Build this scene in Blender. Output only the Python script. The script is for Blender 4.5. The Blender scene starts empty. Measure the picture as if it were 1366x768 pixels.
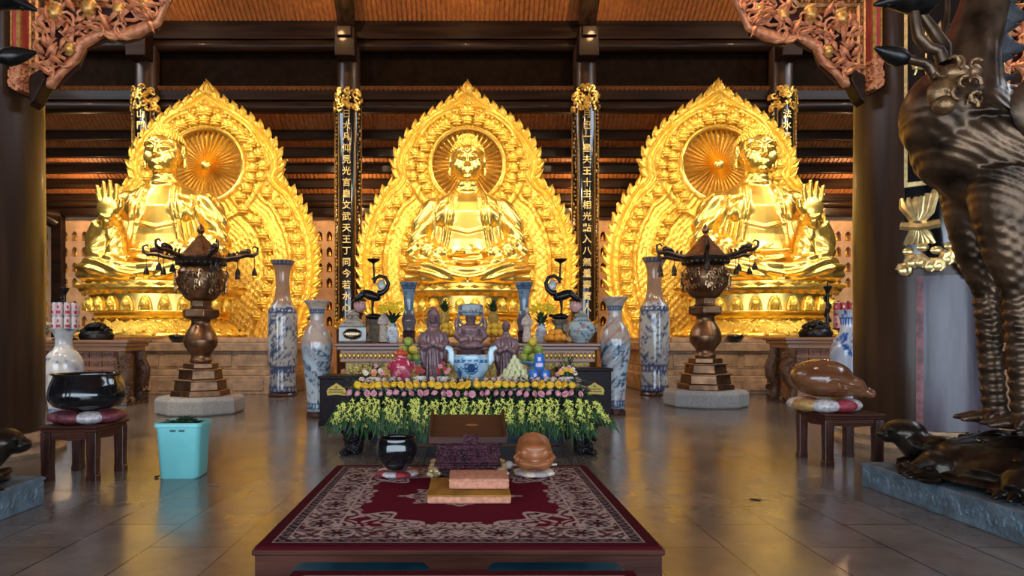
import bpy, math, random
import numpy as np
from mathutils import Vector, Matrix, noise as mnoise
R = random.Random(7)
PI = math.pi
C = bpy.context.scene.collection
SC = bpy.context.scene
# ------------------------------------------------------------------ picture geometry: 1366x768 frame
FPX, CU, CV, CAMZ = 900.0, 622.0, 450.0, 1.30


def P(u, v, d):
    """the point of the hall that shows at pixel (u, v) at depth d"""
    return Vector(((u - CU) * d / FPX, d, CAMZ - (v - CV) * d / FPX))


def X(u, d): return (u - CU) * d / FPX
def Z(v, d): return CAMZ - (v - CV) * d / FPX


def T(x=0, y=0, z=0): return Matrix.Translation((x, y, z))
def RX(a): return Matrix.Rotation(a, 4, 'X')
def RY(a): return Matrix.Rotation(a, 4, 'Y')
def RZ(a): return Matrix.Rotation(a, 4, 'Z')
def S(x, y=None, z=None):
    if y is None: y = z = x
    return Matrix.Diagonal((x, y, z, 1))


class MB:
    """collects shapes into one mesh"""
    def __init__(s): s.v = []; s.f = []; s.M = Matrix.Identity(4)

    def add(s, vs, fs, M=None):
        b = len(s.v)
        m = s.M if M is None else s.M @ M
        s.v.extend([tuple(m @ Vector(p)) for p in vs])
        s.f.extend([tuple(b + i for i in f) for f in fs])
        return s

    def box(s, x0, x1, y0, y1, z0, z1, M=None, top=1.0):
        cx, cy = (x0 + x1) / 2, (y0 + y1) / 2
        q = lambda x, y: (cx + (x - cx) * top, cy + (y - cy) * top, z1)
        vs = [(x0, y0, z0), (x1, y0, z0), (x1, y1, z0), (x0, y1, z0), q(x0, y0), q(x1, y0), q(x1, y1), q(x0, y1)]
        return s.add(vs, [(3, 2, 1, 0), (4, 5, 6, 7), (0, 1, 5, 4), (1, 2, 6, 5), (2, 3, 7, 6), (3, 0, 4, 7)], M)

    def lathe(s, prof, n=32, M=None, sx=1, sy=1, ph=0.0, mod=None, cap=True):
        vs, fs = [], []
        for j, (r, z) in enumerate(prof):
            for i in range(n):
                a = ph + 2 * PI * i / n
                k = mod(a, z) if mod else 1
                vs.append((r * k * sx * math.cos(a), r * k * sy * math.sin(a), z))
        for j in range(len(prof) - 1):
            for i in range(n):
                i2 = (i + 1) % n
                fs.append((j * n + i, j * n + i2, (j + 1) * n + i2, (j + 1) * n + i))
        if cap:
            fs.append(tuple(range(n - 1, -1, -1)))
            fs.append(tuple((len(prof) - 1) * n + i for i in range(n)))
        return s.add(vs, fs, M)

    def ell(s, c, r, n=16, m=10, M=None):
        if not hasattr(r, '__len__'): r = (r, r, r)
        vs = [(0, 0, -1)]
        for j in range(1, m):
            t = -PI / 2 + PI * j / m
            for i in range(n):
                a = 2 * PI * i / n
                vs.append((math.cos(t) * math.cos(a), math.cos(t) * math.sin(a), math.sin(t)))
        vs.append((0, 0, 1))
        fs = []
        for i in range(n): fs.append((0, 1 + (i + 1) % n, 1 + i))
        for j in range(m - 2):
            for i in range(n):
                a, b = 1 + j * n + i, 1 + j * n + (i + 1) % n
                fs.append((a, b, b + n, a + n))
        L = len(vs) - 1
        for i in range(n): fs.append((L, L - n + i, L - n + (i + 1) % n))
        mm = Matrix.Translation(c) @ (M if M is not None else Matrix.Identity(4)) @ S(*r)
        return s.add(vs, fs, mm)

    def tube(s, pts, rad, n=8, closed=False, flat=1.0, cap=True):
        pts = [Vector(p) for p in pts]
        N = len(pts)
        if not hasattr(rad, '__len__'): rad = [rad] * N
        vs, fs = [], []
        up = None
        for k, p in enumerate(pts):
            if closed: t = pts[(k + 1) % N] - pts[k - 1]
            else: t = pts[min(k + 1, N - 1)] - pts[max(k - 1, 0)]
            if t.length < 1e-9: t = Vector((0, 0, 1))
            t.normalize()
            if up is None:
                up = Vector((0, 0, 1)) if abs(t.z) < .9 else Vector((0, 1, 0))
            u = up - t * up.dot(t)
            if u.length < 1e-6: u = t.orthogonal()
            u.normalize(); w = t.cross(u); up = u
            for i in range(n):
                a = 2 * PI * i / n
                vs.append(tuple(p + rad[k] * (math.cos(a) * u * flat + math.sin(a) * w)))
        for k in range(N if closed else N - 1):
            k2 = (k + 1) % N
            for i in range(n):
                i2 = (i + 1) % n
                fs.append((k * n + i, k * n + i2, k2 * n + i2, k2 * n + i))
        if cap and not closed:
            fs.append(tuple(range(n - 1, -1, -1)))
            fs.append(tuple((N - 1) * n + i for i in range(n)))
        return s.add(vs, fs)

    def prism(s, poly, y0, y1, M=None):
        """outline in (x, z), extruded along y"""
        n = len(poly)
        vs = [(x, y0, z) for x, z in poly] + [(x, y1, z) for x, z in poly]
        fs = [tuple(range(n)), tuple(range(2 * n - 1, n - 1, -1))]
        for i in range(n):
            j = (i + 1) % n
            fs.append((i, i + n, j + n, j))
        return s.add(vs, fs, M)

    def loft(s, rings, cap=True, M=None):
        n = len(rings[0])
        vs = [p for r in rings for p in r]
        fs = []
        for j in range(len(rings) - 1):
            for i in range(n):
                i2 = (i + 1) % n
                fs.append((j * n + i, j * n + i2, (j + 1) * n + i2, (j + 1) * n + i))
        if cap:
            fs.append(tuple(range(n - 1, -1, -1)))
            fs.append(tuple((len(rings) - 1) * n + i for i in range(n)))
        return s.add(vs, fs, M)

    def grid(s, fn, nu, nv, M=None, cu=False):
        """fn(a, b) with a, b in 0..1"""
        vs = [fn(i / nu, j / nv) for j in range(nv + 1) for i in range(nu + 1)]
        w = nu + 1
        fs = [(j * w + i, j * w + i + 1, (j + 1) * w + i + 1, (j + 1) * w + i) for j in range(nv) for i in range(nu)]
        return s.add(vs, fs, M)

    def leaf(s, base, tip, w, side, th=0.0, bow=0.0, n=5):
        """a lens-shaped blade from base to tip, w wide along side, bowed along the normal"""
        b, t = Vector(base), Vector(tip)
        d = t - b
        sd = Vector(side); sd = (sd - d.normalized() * sd.dot(d.normalized()))
        if sd.length < 1e-6: sd = d.orthogonal()
        sd.normalize(); nm = d.cross(sd).normalized()
        vs = []
        th = th or w * .12
        for lay in (1, -1):
            for k in range(n + 1):
                q = k / n
                p = b + d * q + nm * (bow * math.sin(PI * q))
                ww = w * .5 * (math.sin(PI * (q ** .8)) + .12 * (1 - q))
                e = nm * th * lay * .5
                vs += [tuple(p - sd * ww), tuple(p + e * 1.6), tuple(p + sd * ww)]
        m = 3 * (n + 1)
        fs = []
        for k in range(n):
            a = 3 * k
            fs += [(a, a + 1, a + 4, a + 3), (a + 1, a + 2, a + 5, a + 4)]
            c = a + m
            fs += [(c + 3, c + 4, c + 1, c), (c + 4, c + 5, c + 2, c + 1)]
        return s.add(vs, fs)

    def build(s, name, m, parent=None, smooth=40, bevel=0, bseg=2, subsurf=0):
        me = bpy.data.meshes.new(name)
        me.from_pydata(s.v, [], s.f)
        me.update()
        return link(name, me, m, parent, smooth, bevel, bseg, subsurf)


def link(name, me, m, parent=None, smooth=40, bevel=0, bseg=2, subsurf=0):
    if m is not None:
        me.materials.clear()
        for k in (m if isinstance(m, (list, tuple)) else [m]): me.materials.append(k)
    if smooth:
        me.polygons.foreach_set('use_smooth', [True] * len(me.polygons))
        if smooth < 180: me.set_sharp_from_angle(angle=math.radians(smooth))
    o = bpy.data.objects.new(name, me)
    C.objects.link(o)
    if parent is not None: o.parent = parent
    if bevel:
        md = o.modifiers.new('b', 'BEVEL'); md.width = bevel; md.segments = bseg; md.limit_method = 'ANGLE'; md.angle_limit = math.radians(35)
    if subsurf:
        md = o.modifiers.new('s', 'SUBSURF'); md.levels = subsurf; md.render_levels = subsurf
    return o


def thing(name, label, cat, loc=(0, 0, 0), rz=0.0, group=None, sc=1.0):
    o = bpy.data.objects.new(name, None)
    C.objects.link(o)
    o.location = loc; o.rotation_euler = (0, 0, rz)
    o.scale = sc if hasattr(sc, '__len__') else (sc, sc, sc)
    o.empty_display_size = .1
    return tag(o, label, cat, group)


def tag(o, label, cat, group=None, kind=None):
    o['label'] = label; o['category'] = cat
    if group: o['group'] = group
    if kind: o['kind'] = kind
    return o


def struct(o, label=None, cat=None):
    o['kind'] = 'structure'
    if label: o['label'] = label
    if cat: o['category'] = cat
    return o


def dup(root, loc=None, rz=None, label=None, group=None, sc=None, mats=None):
    """a thing with its parts and their sub-parts"""
    def cp(o, par):
        c = o.copy(); C.objects.link(c)
        if par is not None: c.parent = par
        for ch in kids.get(o.name, []): cp(ch, c)
        return c
    kids = {}
    stack = [root]
    while stack:
        q = stack.pop()
        kids[q.name] = list(q.children); stack += kids[q.name]
    r = cp(root, None)
    if loc is not None: r.location = loc
    if rz is not None: r.rotation_euler = (0, 0, rz)
    if sc is not None: r.scale = sc if hasattr(sc, '__len__') else (sc, sc, sc)
    if label: r['label'] = label
    if group: r['group'] = group
    return r


def realize(mb, voxel, smooth_it=3, fac=.5):
    """overlapping shapes fused to one continuous surface"""
    me = bpy.data.meshes.new('tmp')
    me.from_pydata(mb.v, [], mb.f); me.update()
    o = bpy.data.objects.new('tmp', me); C.objects.link(o)
    md = o.modifiers.new('r', 'REMESH'); md.mode = 'VOXEL'; md.voxel_size = voxel; md.adaptivity = 0
    if smooth_it:
        md = o.modifiers.new('s', 'SMOOTH'); md.factor = fac; md.iterations = smooth_it
    dg = bpy.context.evaluated_depsgraph_get(); dg.update()
    out = bpy.data.meshes.new_from_object(o.evaluated_get(dg))
    bpy.data.objects.remove(o); bpy.data.meshes.remove(me)
    return out


def coords(me):
    a = np.empty(len(me.vertices) * 3, np.float32); me.vertices.foreach_get('co', a)
    return a.reshape(-1, 3).astype(np.float64)


def normals(me):
    a = np.empty(len(me.vertices) * 3, np.float32); me.vertex_normals.foreach_get('vector', a)
    return a.reshape(-1, 3).astype(np.float64)


def setco(me, a):
    me.vertices.foreach_set('co', a.astype(np.float32).ravel()); me.update()


def paint(o, fn, name='Col'):
    """a per-vertex colour (linear rgb) worked out from the object's own coordinates: pigment only"""
    me = o.data
    at = me.attributes.new(name, 'FLOAT_COLOR', 'POINT')
    a = coords(me)
    col = fn(a)
    rgba = np.ones((len(a), 4), np.float32); rgba[:, :3] = col
    at.data.foreach_set('color', rgba.ravel())


def hash2(i, j, k=0):
    h = np.sin(i * 127.1 + j * 311.7 + k * 74.7) * 43758.5453
    return h - np.floor(h)


def vnoise(x, y, k=0):
    xi, yi = np.floor(x), np.floor(y)
    fx, fy = x - xi, y - yi
    fx = fx * fx * (3 - 2 * fx); fy = fy * fy * (3 - 2 * fy)
    a, b = hash2(xi, yi, k), hash2(xi + 1, yi, k)
    c, d = hash2(xi, yi + 1, k), hash2(xi + 1, yi + 1, k)
    return (a * (1 - fx) + b * fx) * (1 - fy) + (c * (1 - fx) + d * fx) * fy


def fbm(x, y, k=0, o=3):
    t = 0; a = .5; s = 1
    for i in range(o):
        t = t + a * vnoise(x * s, y * s, k + i); a *= .5; s *= 2.03
    return t


def lin(c):
    """sRGB 0-255 to linear"""
    return tuple(((x / 255) / 12.92 if x <= 10 else ((x / 255 + .055) / 1.055) ** 2.4) for x in c)


# ------------------------------------------------------------------ materials
MATS = {}


def nd(nt, t, loc=None, **kw):
    n = nt.nodes.new(t)
    for k, v in kw.items(): setattr(n, k, v)
    return n


def pm(name, col, rough=.5, metal=0.0, var=.18, vs=6.0, bump=0.0, bs=30.0, coat=0.0, stretch=(1, 1, 1), col2=None, spec=.5, attr=None, bdist=.02, bkind='noise', rvar=0.0, sss=0.0, trans=0.0):
    if name in MATS: return MATS[name]
    m = bpy.data.materials.new(name); m.use_nodes = True
    nt = m.node_tree; b = nt.nodes['Principled BSDF']; L = nt.links.new
    b.inputs['Roughness'].default_value = rough
    b.inputs['Metallic'].default_value = metal
    b.inputs['Specular IOR Level'].default_value = spec
    b.inputs['Coat Weight'].default_value = coat
    b.inputs['Coat Roughness'].default_value = .08
    if trans: b.inputs['Transmission Weight'].default_value = trans
    if sss:
        b.inputs['Subsurface Weight'].default_value = sss
        b.inputs['Subsurface Radius'].default_value = (.05, .03, .02)
    tc = nd(nt, 'ShaderNodeTexCoord'); mp = nd(nt, 'ShaderNodeMapping')
    mp.inputs['Scale'].default_value = stretch
    L(tc.outputs['Object'], mp.inputs['Vector'])
    nz = nd(nt, 'ShaderNodeTexNoise'); nz.inputs['Scale'].default_value = vs; nz.inputs['Detail'].default_value = 6
    L(mp.outputs[0], nz.inputs['Vector'])
    c1 = col; c2 = col2 or tuple(min(1, x * (1 + var)) for x in col); c0 = tuple(x * (1 - var) for x in col) if col2 is None else col
    mx = nd(nt, 'ShaderNodeMix', data_type='RGBA')
    rp = nd(nt, 'ShaderNodeMapRange'); rp.inputs[1].default_value = .35; rp.inputs[2].default_value = .65
    L(nz.outputs['Fac'], rp.inputs[0]); L(rp.outputs[0], mx.inputs['Factor'])
    if attr:
        at = nd(nt, 'ShaderNodeAttribute'); at.attribute_name = attr
        mx.blend_type = 'MULTIPLY'; mx.inputs['Factor'].default_value = 1
        mm = nd(nt, 'ShaderNodeMapRange'); mm.inputs[3].default_value = 1 - var; mm.inputs[4].default_value = 1 + var * .4
        for l in list(mx.inputs['Factor'].links): nt.links.remove(l)
        L(nz.outputs['Fac'], mm.inputs[0])
        L(at.outputs['Color'], mx.inputs['A']); L(mm.outputs[0], mx.inputs['B'])
    else:
        mx.inputs['A'].default_value = (*c0, 1); mx.inputs['B'].default_value = (*c2, 1)
    L(mx.outputs['Result'], b.inputs['Base Color'])
    if rvar:
        rr = nd(nt, 'ShaderNodeMapRange'); rr.inputs[3].default_value = max(.02, rough - rvar); rr.inputs[4].default_value = min(1, rough + rvar)
        L(nz.outputs['Fac'], rr.inputs[0]); L(rr.outputs[0], b.inputs['Roughness'])
    if bump:
        if bkind == 'voronoi':
            n2 = nd(nt, 'ShaderNodeTexVoronoi'); n2.inputs['Scale'].default_value = bs; o2 = n2.outputs['Distance']
        elif bkind == 'wave':
            n2 = nd(nt, 'ShaderNodeTexWave'); n2.inputs['Scale'].default_value = bs; n2.inputs['Distortion'].default_value = 6; n2.inputs['Detail'].default_value = 3; n2.inputs['Detail Scale'].default_value = 1.2; o2 = n2.outputs['Fac']
        else:
            n2 = nd(nt, 'ShaderNodeTexNoise'); n2.inputs['Scale'].default_value = bs; n2.inputs['Detail'].default_value = 5; o2 = n2.outputs['Fac']
        L(mp.outputs[0], n2.inputs['Vector'])
        bp = nd(nt, 'ShaderNodeBump'); bp.inputs['Strength'].default_value = bump; bp.inputs['Distance'].default_value = bdist
        L(o2, bp.inputs['Height']); L(bp.outputs[0], b.inputs['Normal'])
    MATS[name] = m
    return m


def wood(name, dark, light, rough=.35, coat=.2, scale=3.0, axis='X', bump=.15):
    if name in MATS: return MATS[name]
    st = {'X': (.25, 3, 3), 'Y': (3, .25, 3), 'Z': (3, 3, .25)}[axis]
    return pm(name, dark, rough, 0, 0, scale, bump, scale * 5, coat, st, col2=light, bdist=.01, rvar=.1)
GOLD = pm('polished_gold', (1.0, .66, .15), .27, .93, .06, 3, .05, 3, bdist=.03)
GOLDR = pm('relief_gold', (1.0, .65, .12), .38, .8, .10, 9, .45, 26, bkind='voronoi', bdist=.03)
GOLDD = pm('old_gilding', (.72, .42, .09), .4, .9, .3, 20, .3, 60, bdist=.01)
BRONZE = pm('brown_bronze', (.20, .105, .055), .34, .85, .35, 7, .2, 40, bdist=.01)
BRONZED = pm('dark_bronze', (.055, .042, .035), .36, .8, .5, 9, .3, 50, bdist=.01)
BLACKB = pm('black_bronze', (.02, .018, .017), .3, .6, .5, 12, .2, 60, bdist=.008)
LACQ = pm('black_lacquer', (.006, .006, .007), .12, 0, .3, 5, coat=.6)
DKBOX = pm('dark_stained_board', (.012, .006, .009), .42, 0, .3, 5, spec=.12)
WDARK = wood('dark_roof_wood', (.010, .0045, .0025), (.030, .013, .006), .42, .1, 2.5, 'X')
WDARKY = wood('dark_rafter_wood', (.014, .008, .005), (.045, .024, .013), .38, .25, 2.5, 'Y')
for _m in (WDARK, WDARKY): _m.node_tree.nodes['Principled BSDF'].inputs['Specular IOR Level'].default_value = .13
WCOL = wood('column_lacquer', (.026, .012, .006), (.058, .027, .013), .33, .08, 2.0, 'Z', .1); WCOL.node_tree.nodes['Principled BSDF'].inputs['Specular IOR Level'].default_value = .3
WBOARD = wood('roof_board_wood', (.26, .09, .025), (.42, .16, .045), .55, 0, 4.0, 'Y', .2)
WRED = wood('mahogany', (.045, .013, .008), (.105, .032, .018), .42, .0, 5.0, 'X'); WRED.node_tree.nodes['Principled BSDF'].inputs['Specular IOR Level'].default_value = .14
WREDZ = wood('mahogany_upright', (.035, .012, .009), (.085, .028, .018), .28, .4, 5.0, 'Z')
WBROWN = wood('altar_wood', (.20, .075, .022), (.36, .145, .045), .4, .2, 4.0, 'X')
WPURP = pm('carved_rosewood', (.060, .018, .026), .40, 0, .4, 18, .8, 55, coat=.05, spec=.25, bdist=.02, bkind='voronoi')
WFISH = wood('fish_wood', (.12, .04, .015), (.22, .085, .035), .22, .5, 3.0, 'X', .05)
WFISHO = wood('orange_fish_wood', (.23, .068, .022), (.37, .125, .04), .38, .15, 4.0, 'X', .2)
TERRA = pm('terracotta_gilding', (.42, .12, .055), .45, .2, .4, 14, .3, 50, col2=(.66, .28, .12), bdist=.01)
REDL = pm('red_lacquer', (.38, .045, .04), .35, 0, .25, 6, coat=.2)
STONE = pm('blue_grey_stone', (.11, .155, .19), .6, 0, .3, 9, .35, 40, bdist=.02, bkind='voronoi')
STONEL = pm('pale_grey_stone', (.36, .36, .35), .65, 0, .15, 30, .3, 90, bdist=.005)
TIER = pm('platform_stone', (.40, .25, .14), .5, 0, .3, 5, .4, 40, bdist=.008)
NICHE = pm('niche_wall', (.68, .41, .22), .6, 0, .15, 3)
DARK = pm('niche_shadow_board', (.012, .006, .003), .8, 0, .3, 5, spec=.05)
PORC = pm('painted_porcelain', (1, 1, 1), .12, 0, .08, 9, coat=.3, attr='Col')
PIGM = pm('painted_surface', (1, 1, 1), .5, 0, .15, 14, attr='Col')
CARPET = pm('woven_carpet', (1, 1, 1), .95, 0, .25, 60, .5, 400, attr='Col', spec=.1, bdist=.006)
TEAL = pm('teal_plastic', (.17, .53, .53), .35, 0, .06, 4, sss=0)
GREEN = pm('leaf_green', (.022, .075, .016), .5, 0, .4, 15)
GREEND = pm('dark_leaf_green', (.012, .045, .014), .5, 0, .5, 15)
YELLOW = pm('yellow_petals', (.85, .50, .03), .55, 0, .2, 40, .4, 90, bdist=.005)
LIME = pm('lime_yellow_petals', (.82, .78, .18), .55, 0, .3, 12)
PINKP = pm('pink_petals', (.68, .30, .34), .55, 0, .25, 40, .4, 90, bdist=.005)
WHITEP = pm('cream_petals', (.78, .66, .52), .55, 0, .2, 40)
CUSH = pm('ochre_velvet', (.36, .17, .025), .9, 0, .3, 9, .5, 60, spec=.2)
CUSHP = pm('pink_velvet', (.58, .26, .16), .9, 0, .2, 40, .4, 160, spec=.2)
WHITE = pm('white_glaze', (.75, .74, .70), .25, 0, .1, 6)
REDC = pm('red_cloth', (.36, .02, .03), .6, 0, .3, 8)
# ------------------------------------------------------------------ the hall
def floor_material():
    m = bpy.data.materials.new('polished_floor_slabs'); m.use_nodes = True
    nt = m.node_tree; b = nt.nodes['Principled BSDF']; L = nt.links.new
    tc = nd(nt, 'ShaderNodeTexCoord')
    mp = nd(nt, 'ShaderNodeMapping'); mp.inputs['Rotation'].default_value = (0, 0, PI / 2); mp.inputs['Location'].default_value = (0.1, .44, 0)
    L(tc.outputs['Object'], mp.inputs['Vector'])
    br = nd(nt, 'ShaderNodeTexBrick'); br.inputs['Scale'].default_value = 1
    br.inputs['Brick Width'].default_value = 1.02; br.inputs['Row Height'].default_value = .51
    br.inputs['Mortar Size'].default_value = .007; br.inputs['Mortar Smooth'].default_value = .2; br.offset = .5
    br.inputs['Color1'].default_value = (.155, .13, .115, 1); br.inputs['Color2'].default_value = (.205, .172, .15, 1); br.inputs['Mortar'].default_value = (.03, .024, .02, 1)
    L(mp.outputs[0], br.inputs['Vector'])
    n1 = nd(nt, 'ShaderNodeTexNoise'); n1.inputs['Scale'].default_value = 1.7; n1.inputs['Detail'].default_value = 9; n1.inputs['Roughness'].default_value = .65
    L(tc.outputs['Object'], n1.inputs['Vector'])
    mr = nd(nt, 'ShaderNodeMapRange'); mr.inputs[1].default_value = .3; mr.inputs[2].default_value = .7; mr.inputs[3].default_value = .7; mr.inputs[4].default_value = 1.3
    L(n1.outputs['Fac'], mr.inputs[0])
    mx = nd(nt, 'ShaderNodeMix', data_type='RGBA'); mx.blend_type = 'MULTIPLY'; mx.inputs['Factor'].default_value = 1
    L(br.outputs['Color'], mx.inputs['A']); L(mr.outputs[0], mx.inputs['B'])
    # pale scuffs
    mp2 = nd(nt, 'ShaderNodeMapping'); mp2.inputs['Scale'].default_value = (1.5, 4, 1); mp2.inputs['Rotation'].default_value = (0, 0, .5)
    L(tc.outputs['Object'], mp2.inputs['Vector'])
    n2 = nd(nt, 'ShaderNodeTexNoise'); n2.inputs['Scale'].default_value = 3.3; n2.inputs['Detail'].default_value = 5
    L(mp2.outputs[0], n2.inputs['Vector'])
    r2 = nd(nt, 'ShaderNodeMapRange'); r2.inputs[1].default_value = .66; r2.inputs[2].default_value = .76; r2.inputs[4].default_value = .35
    L(n2.outputs['Fac'], r2.inputs[0])
    mx2 = nd(nt, 'ShaderNodeMix', data_type='RGBA'); mx2.inputs['B'].default_value = (.42, .38, .34, 1)
    L(r2.outputs[0], mx2.inputs['Factor']); L(mx.outputs['Result'], mx2.inputs['A'])
    L(mx2.outputs['Result'], b.inputs['Base Color'])
    rr = nd(nt, 'ShaderNodeMapRange'); rr.inputs[1].default_value = .3; rr.inputs[2].default_value = .7; rr.inputs[3].default_value = .13; rr.inputs[4].default_value = .25
    L(n1.outputs['Fac'], rr.inputs[0]); L(rr.outputs[0], b.inputs['Roughness'])
    b.inputs['Specular IOR Level'].default_value = .85
    bp = nd(nt, 'ShaderNodeBump'); bp.inputs['Strength'].default_value = .25; bp.inputs['Distance'].default_value = .004
    L(br.outputs['Fac'], bp.inputs['Height']); bp.invert = True
    n3 = nd(nt, 'ShaderNodeTexNoise'); n3.inputs['Scale'].default_value = 5; L(tc.outputs['Object'], n3.inputs['Vector'])
    bp2 = nd(nt, 'ShaderNodeBump'); bp2.inputs['Strength'].default_value = .10; bp2.inputs['Distance'].default_value = .012
    L(n3.outputs['Fac'], bp2.inputs['Height']); L(bp.outputs[0], bp2.inputs['Normal']); L(bp2.outputs[0], b.inputs['Normal'])
    return m


HX = 16.5
struct(MB().box(-HX - .3, HX + .3, -9, 26, -.2, 0).build('floor', floor_material(), smooth=0))
for sx, nm in ((-1, 'wall_left'), (1, 'wall_right')):
    b = MB(); b.box(sx * HX, sx * (HX + .3), -7, 26, 0, 11.5)
    struct(b.build(nm, WDARKY, smooth=0))

struct(MB().box(-HX, HX, -7.2, -6.9, 4.6, 9.5).build('wall_front_sky_block', WDARK, smooth=0))  # unseen header, added so sky light enters only at low angles
# rear wall: rows of arched niches
NY = 24.8
ROWS = []
z = 5.02
for g in range(3):
    for k in range(4 if g < 2 else 1): ROWS.append(z - .57 * k)
    z -= 4 * .57 + .27
CW = .36
b = MB(); niches = []
ncol = int(2 * HX / CW)
x0 = -ncol * CW / 2
zs = sorted(ROWS)
def plate(x0, x1, z0, z1): b.add([(x0, NY, z0), (x1, NY, z0), (x1, NY, z1), (x0, NY, z1)], [(0, 1, 2, 3)])
cells = []
prev = 0.0
for zc in zs:
    lo, hi = zc - .285, zc + .285
    if lo > prev + 1e-4: plate(x0, -x0, prev, lo)
    prev = hi
    for i in range(ncol):
        xa = x0 + i * CW; xb = xa + CW; cx = (xa + xb) / 2
        w, zb, zsr, zt = .105, zc - .18, zc + .04, zc + .19
        arch = [(-w, zsr)] + [(-w * (1 - q) ** .75 * (1 + .25 * math.sin(PI * q)), zsr + (zt - zsr) * q) for q in (.3, .6, .85)]
        pts = [(cx - w, zb)] + [(cx + p, q) for p, q in arch] + [(cx, zt)] + [(cx - p, q) for p, q in reversed(arch)] + [(cx + w, zb)]
        n = len(pts)
        vs = [(p, NY, q) for p, q in pts] + [(p, NY + .3, q) for p, q in pts]
        fs = [(k, k + n, (k + 1) % n + n, (k + 1) % n) for k in range(n)]
        b.add(vs, fs)
        top = [(p, NY, hi) for p, q in pts]
        vs = [(p, NY, q) for p, q in pts] + top + [(xa, NY, lo), (xb, NY, lo), (xb, NY, hi), (xa, NY, hi)]
        fs = [(k, k + 1, n + k + 1, n + k) for k in range(1, n - 2)]
        o = 2 * n
        fs += [(o, o + 1, n - 1, 0), (o, 0, 1, n + 1, o + 3), (o + 1, o + 2, n + n - 2, n - 2, n - 1)]
        b.add(vs, fs)
        cells.append((cx, zb))
plate(x0, -x0, prev, 6.4)
wb = struct(b.build('wall_back', NICHE, smooth=0))
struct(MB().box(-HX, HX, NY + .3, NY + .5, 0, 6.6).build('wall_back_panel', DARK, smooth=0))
# small gilt figures in the niches that show between the mandorlas and columns
f = MB()
f.lathe([(.07, 0), (.075, .02), (.055, .03), (.085, .05), (.08, .08), (.05, .12), (.055, .17), (.03, .2)], 8, sy=.8)
f.ell((0, 0, .235), (.034, .034, .042), 8, 6)
proto = None
for cx, zb in cells:
    u = CU + FPX * cx / NY; v = CV - FPX * (zb + .15 - CAMZ) / NY
    if v < 505 and (28 < u < 150 or 408 < u < 500 or 748 < u < 845 or 1080 < u < 1152):
        if proto is None:
            proto = f.build('niche_figurine', GOLDD)
            tag(proto, 'tiny gilded seated figurine inside an arched niche of the rear wall', 'figurine', 'figurines in the wall niches')
            o = proto
        else:
            o = proto.copy(); C.objects.link(o)
        o.location = (cx, NY + .12, zb)
# posts and beams in front of the niche wall
def beam(name, *a, mat=WDARK, bevel=.02, round_=None):
    b = MB()
    if round_:
        y, z, r = round_
        b.tube([(-HX, y, z), (HX, y, z)], r, 16)
    else: b.box(*a)
    return struct(b.build(name, mat, smooth=40, bevel=0 if round_ else bevel))
for x in (-14.9, -12.35, 12.2, 14.55):
    if abs(x) > 14: beam('wall_post_beam', x - .19, x + .19, NY - .3, NY - .02, 0, 5.75)
beam('wall_top_beam', -HX, HX, NY - .35, NY + .3, 5.72, 6.05)
beam('wall_upper_beam', -HX, HX, NY - .3, NY + .3, 6.18, 6.5)
beam('wall_round_beam', round_=(NY - .35, 6.13, .14))
for sx in (-1, 1):                                             # braced timber between post and side wall
    b = MB(); b.tube([(sx * 14.7, NY - .6, 5.35), (sx * 15.5, NY - 1.2, 5.95), (sx * 16.4, NY - 1.8, 6.3)], [.2, .2, .24], 10)
    struct(b.build('brace_beam', WDARK))
    b = MB(); b.tube([(sx * 14.75, NY - .4, 5.7), (sx * 16.4, NY - 2.4, 5.65)], .2, 10)
    struct(b.build('brace_beam', WDARK))
# lower rear roof: boards and purlins
SL = .65
def zroof(y): return 6.1 + SL * (25.5 - y)
b = MB()
n = 220
for i in range(n):                                              # ribbed boards running down the slope
    xa = -HX + 2 * HX * i / n; xb = xa + 2 * HX / n
    e = .035
    vs = [(xa, 25.6, zroof(25.6)), (xb - .05, 25.6, zroof(25.6)), (xb - .05, 20.9, zroof(20.9)), (xa, 20.9, zroof(20.9))]
    vs += [(p[0], p[1], p[2] - e) for p in vs]
    b.add(vs, [(4, 7, 6, 5), (0, 3, 7, 4), (1, 5, 6, 2)])
b.add([(-HX, 25.6, zroof(25.6)), (HX, 25.6, zroof(25.6)), (HX, 20.9, zroof(20.9)), (-HX, 20.9, zroof(20.9))], [(0, 3, 2, 1)])
struct(b.build('ceiling_lower_boards', WBOARD, smooth=0))
for k, y in enumerate((22.32, 22.95, 23.55, 24.15, 24.75)):
    zz = zroof(y)
    beam('purlin_beam', -HX, HX, y - .11, y + .11, zz - .34, zz - .03)
# the column line: two moulded beams with a dark board between
beam('tie_beam', -HX, HX, 21.0, 21.4, 8.68, 9.12)
beam('tie_round_beam', round_=(21.12, 8.5, .2))
beam('tie_lip_beam', -HX, HX, 20.92, 21.1, 8.67, 8.75)
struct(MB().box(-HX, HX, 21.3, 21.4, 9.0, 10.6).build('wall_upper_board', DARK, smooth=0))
beam('upper_tie_beam', -HX, HX, 20.95, 21.4, 10.55, 11.15)
beam('upper_round_beam', round_=(21.0, 10.36, .18))
beam('upper_lip_beam', -HX, HX, 20.85, 21.0, 10.53, 10.6)
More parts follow.
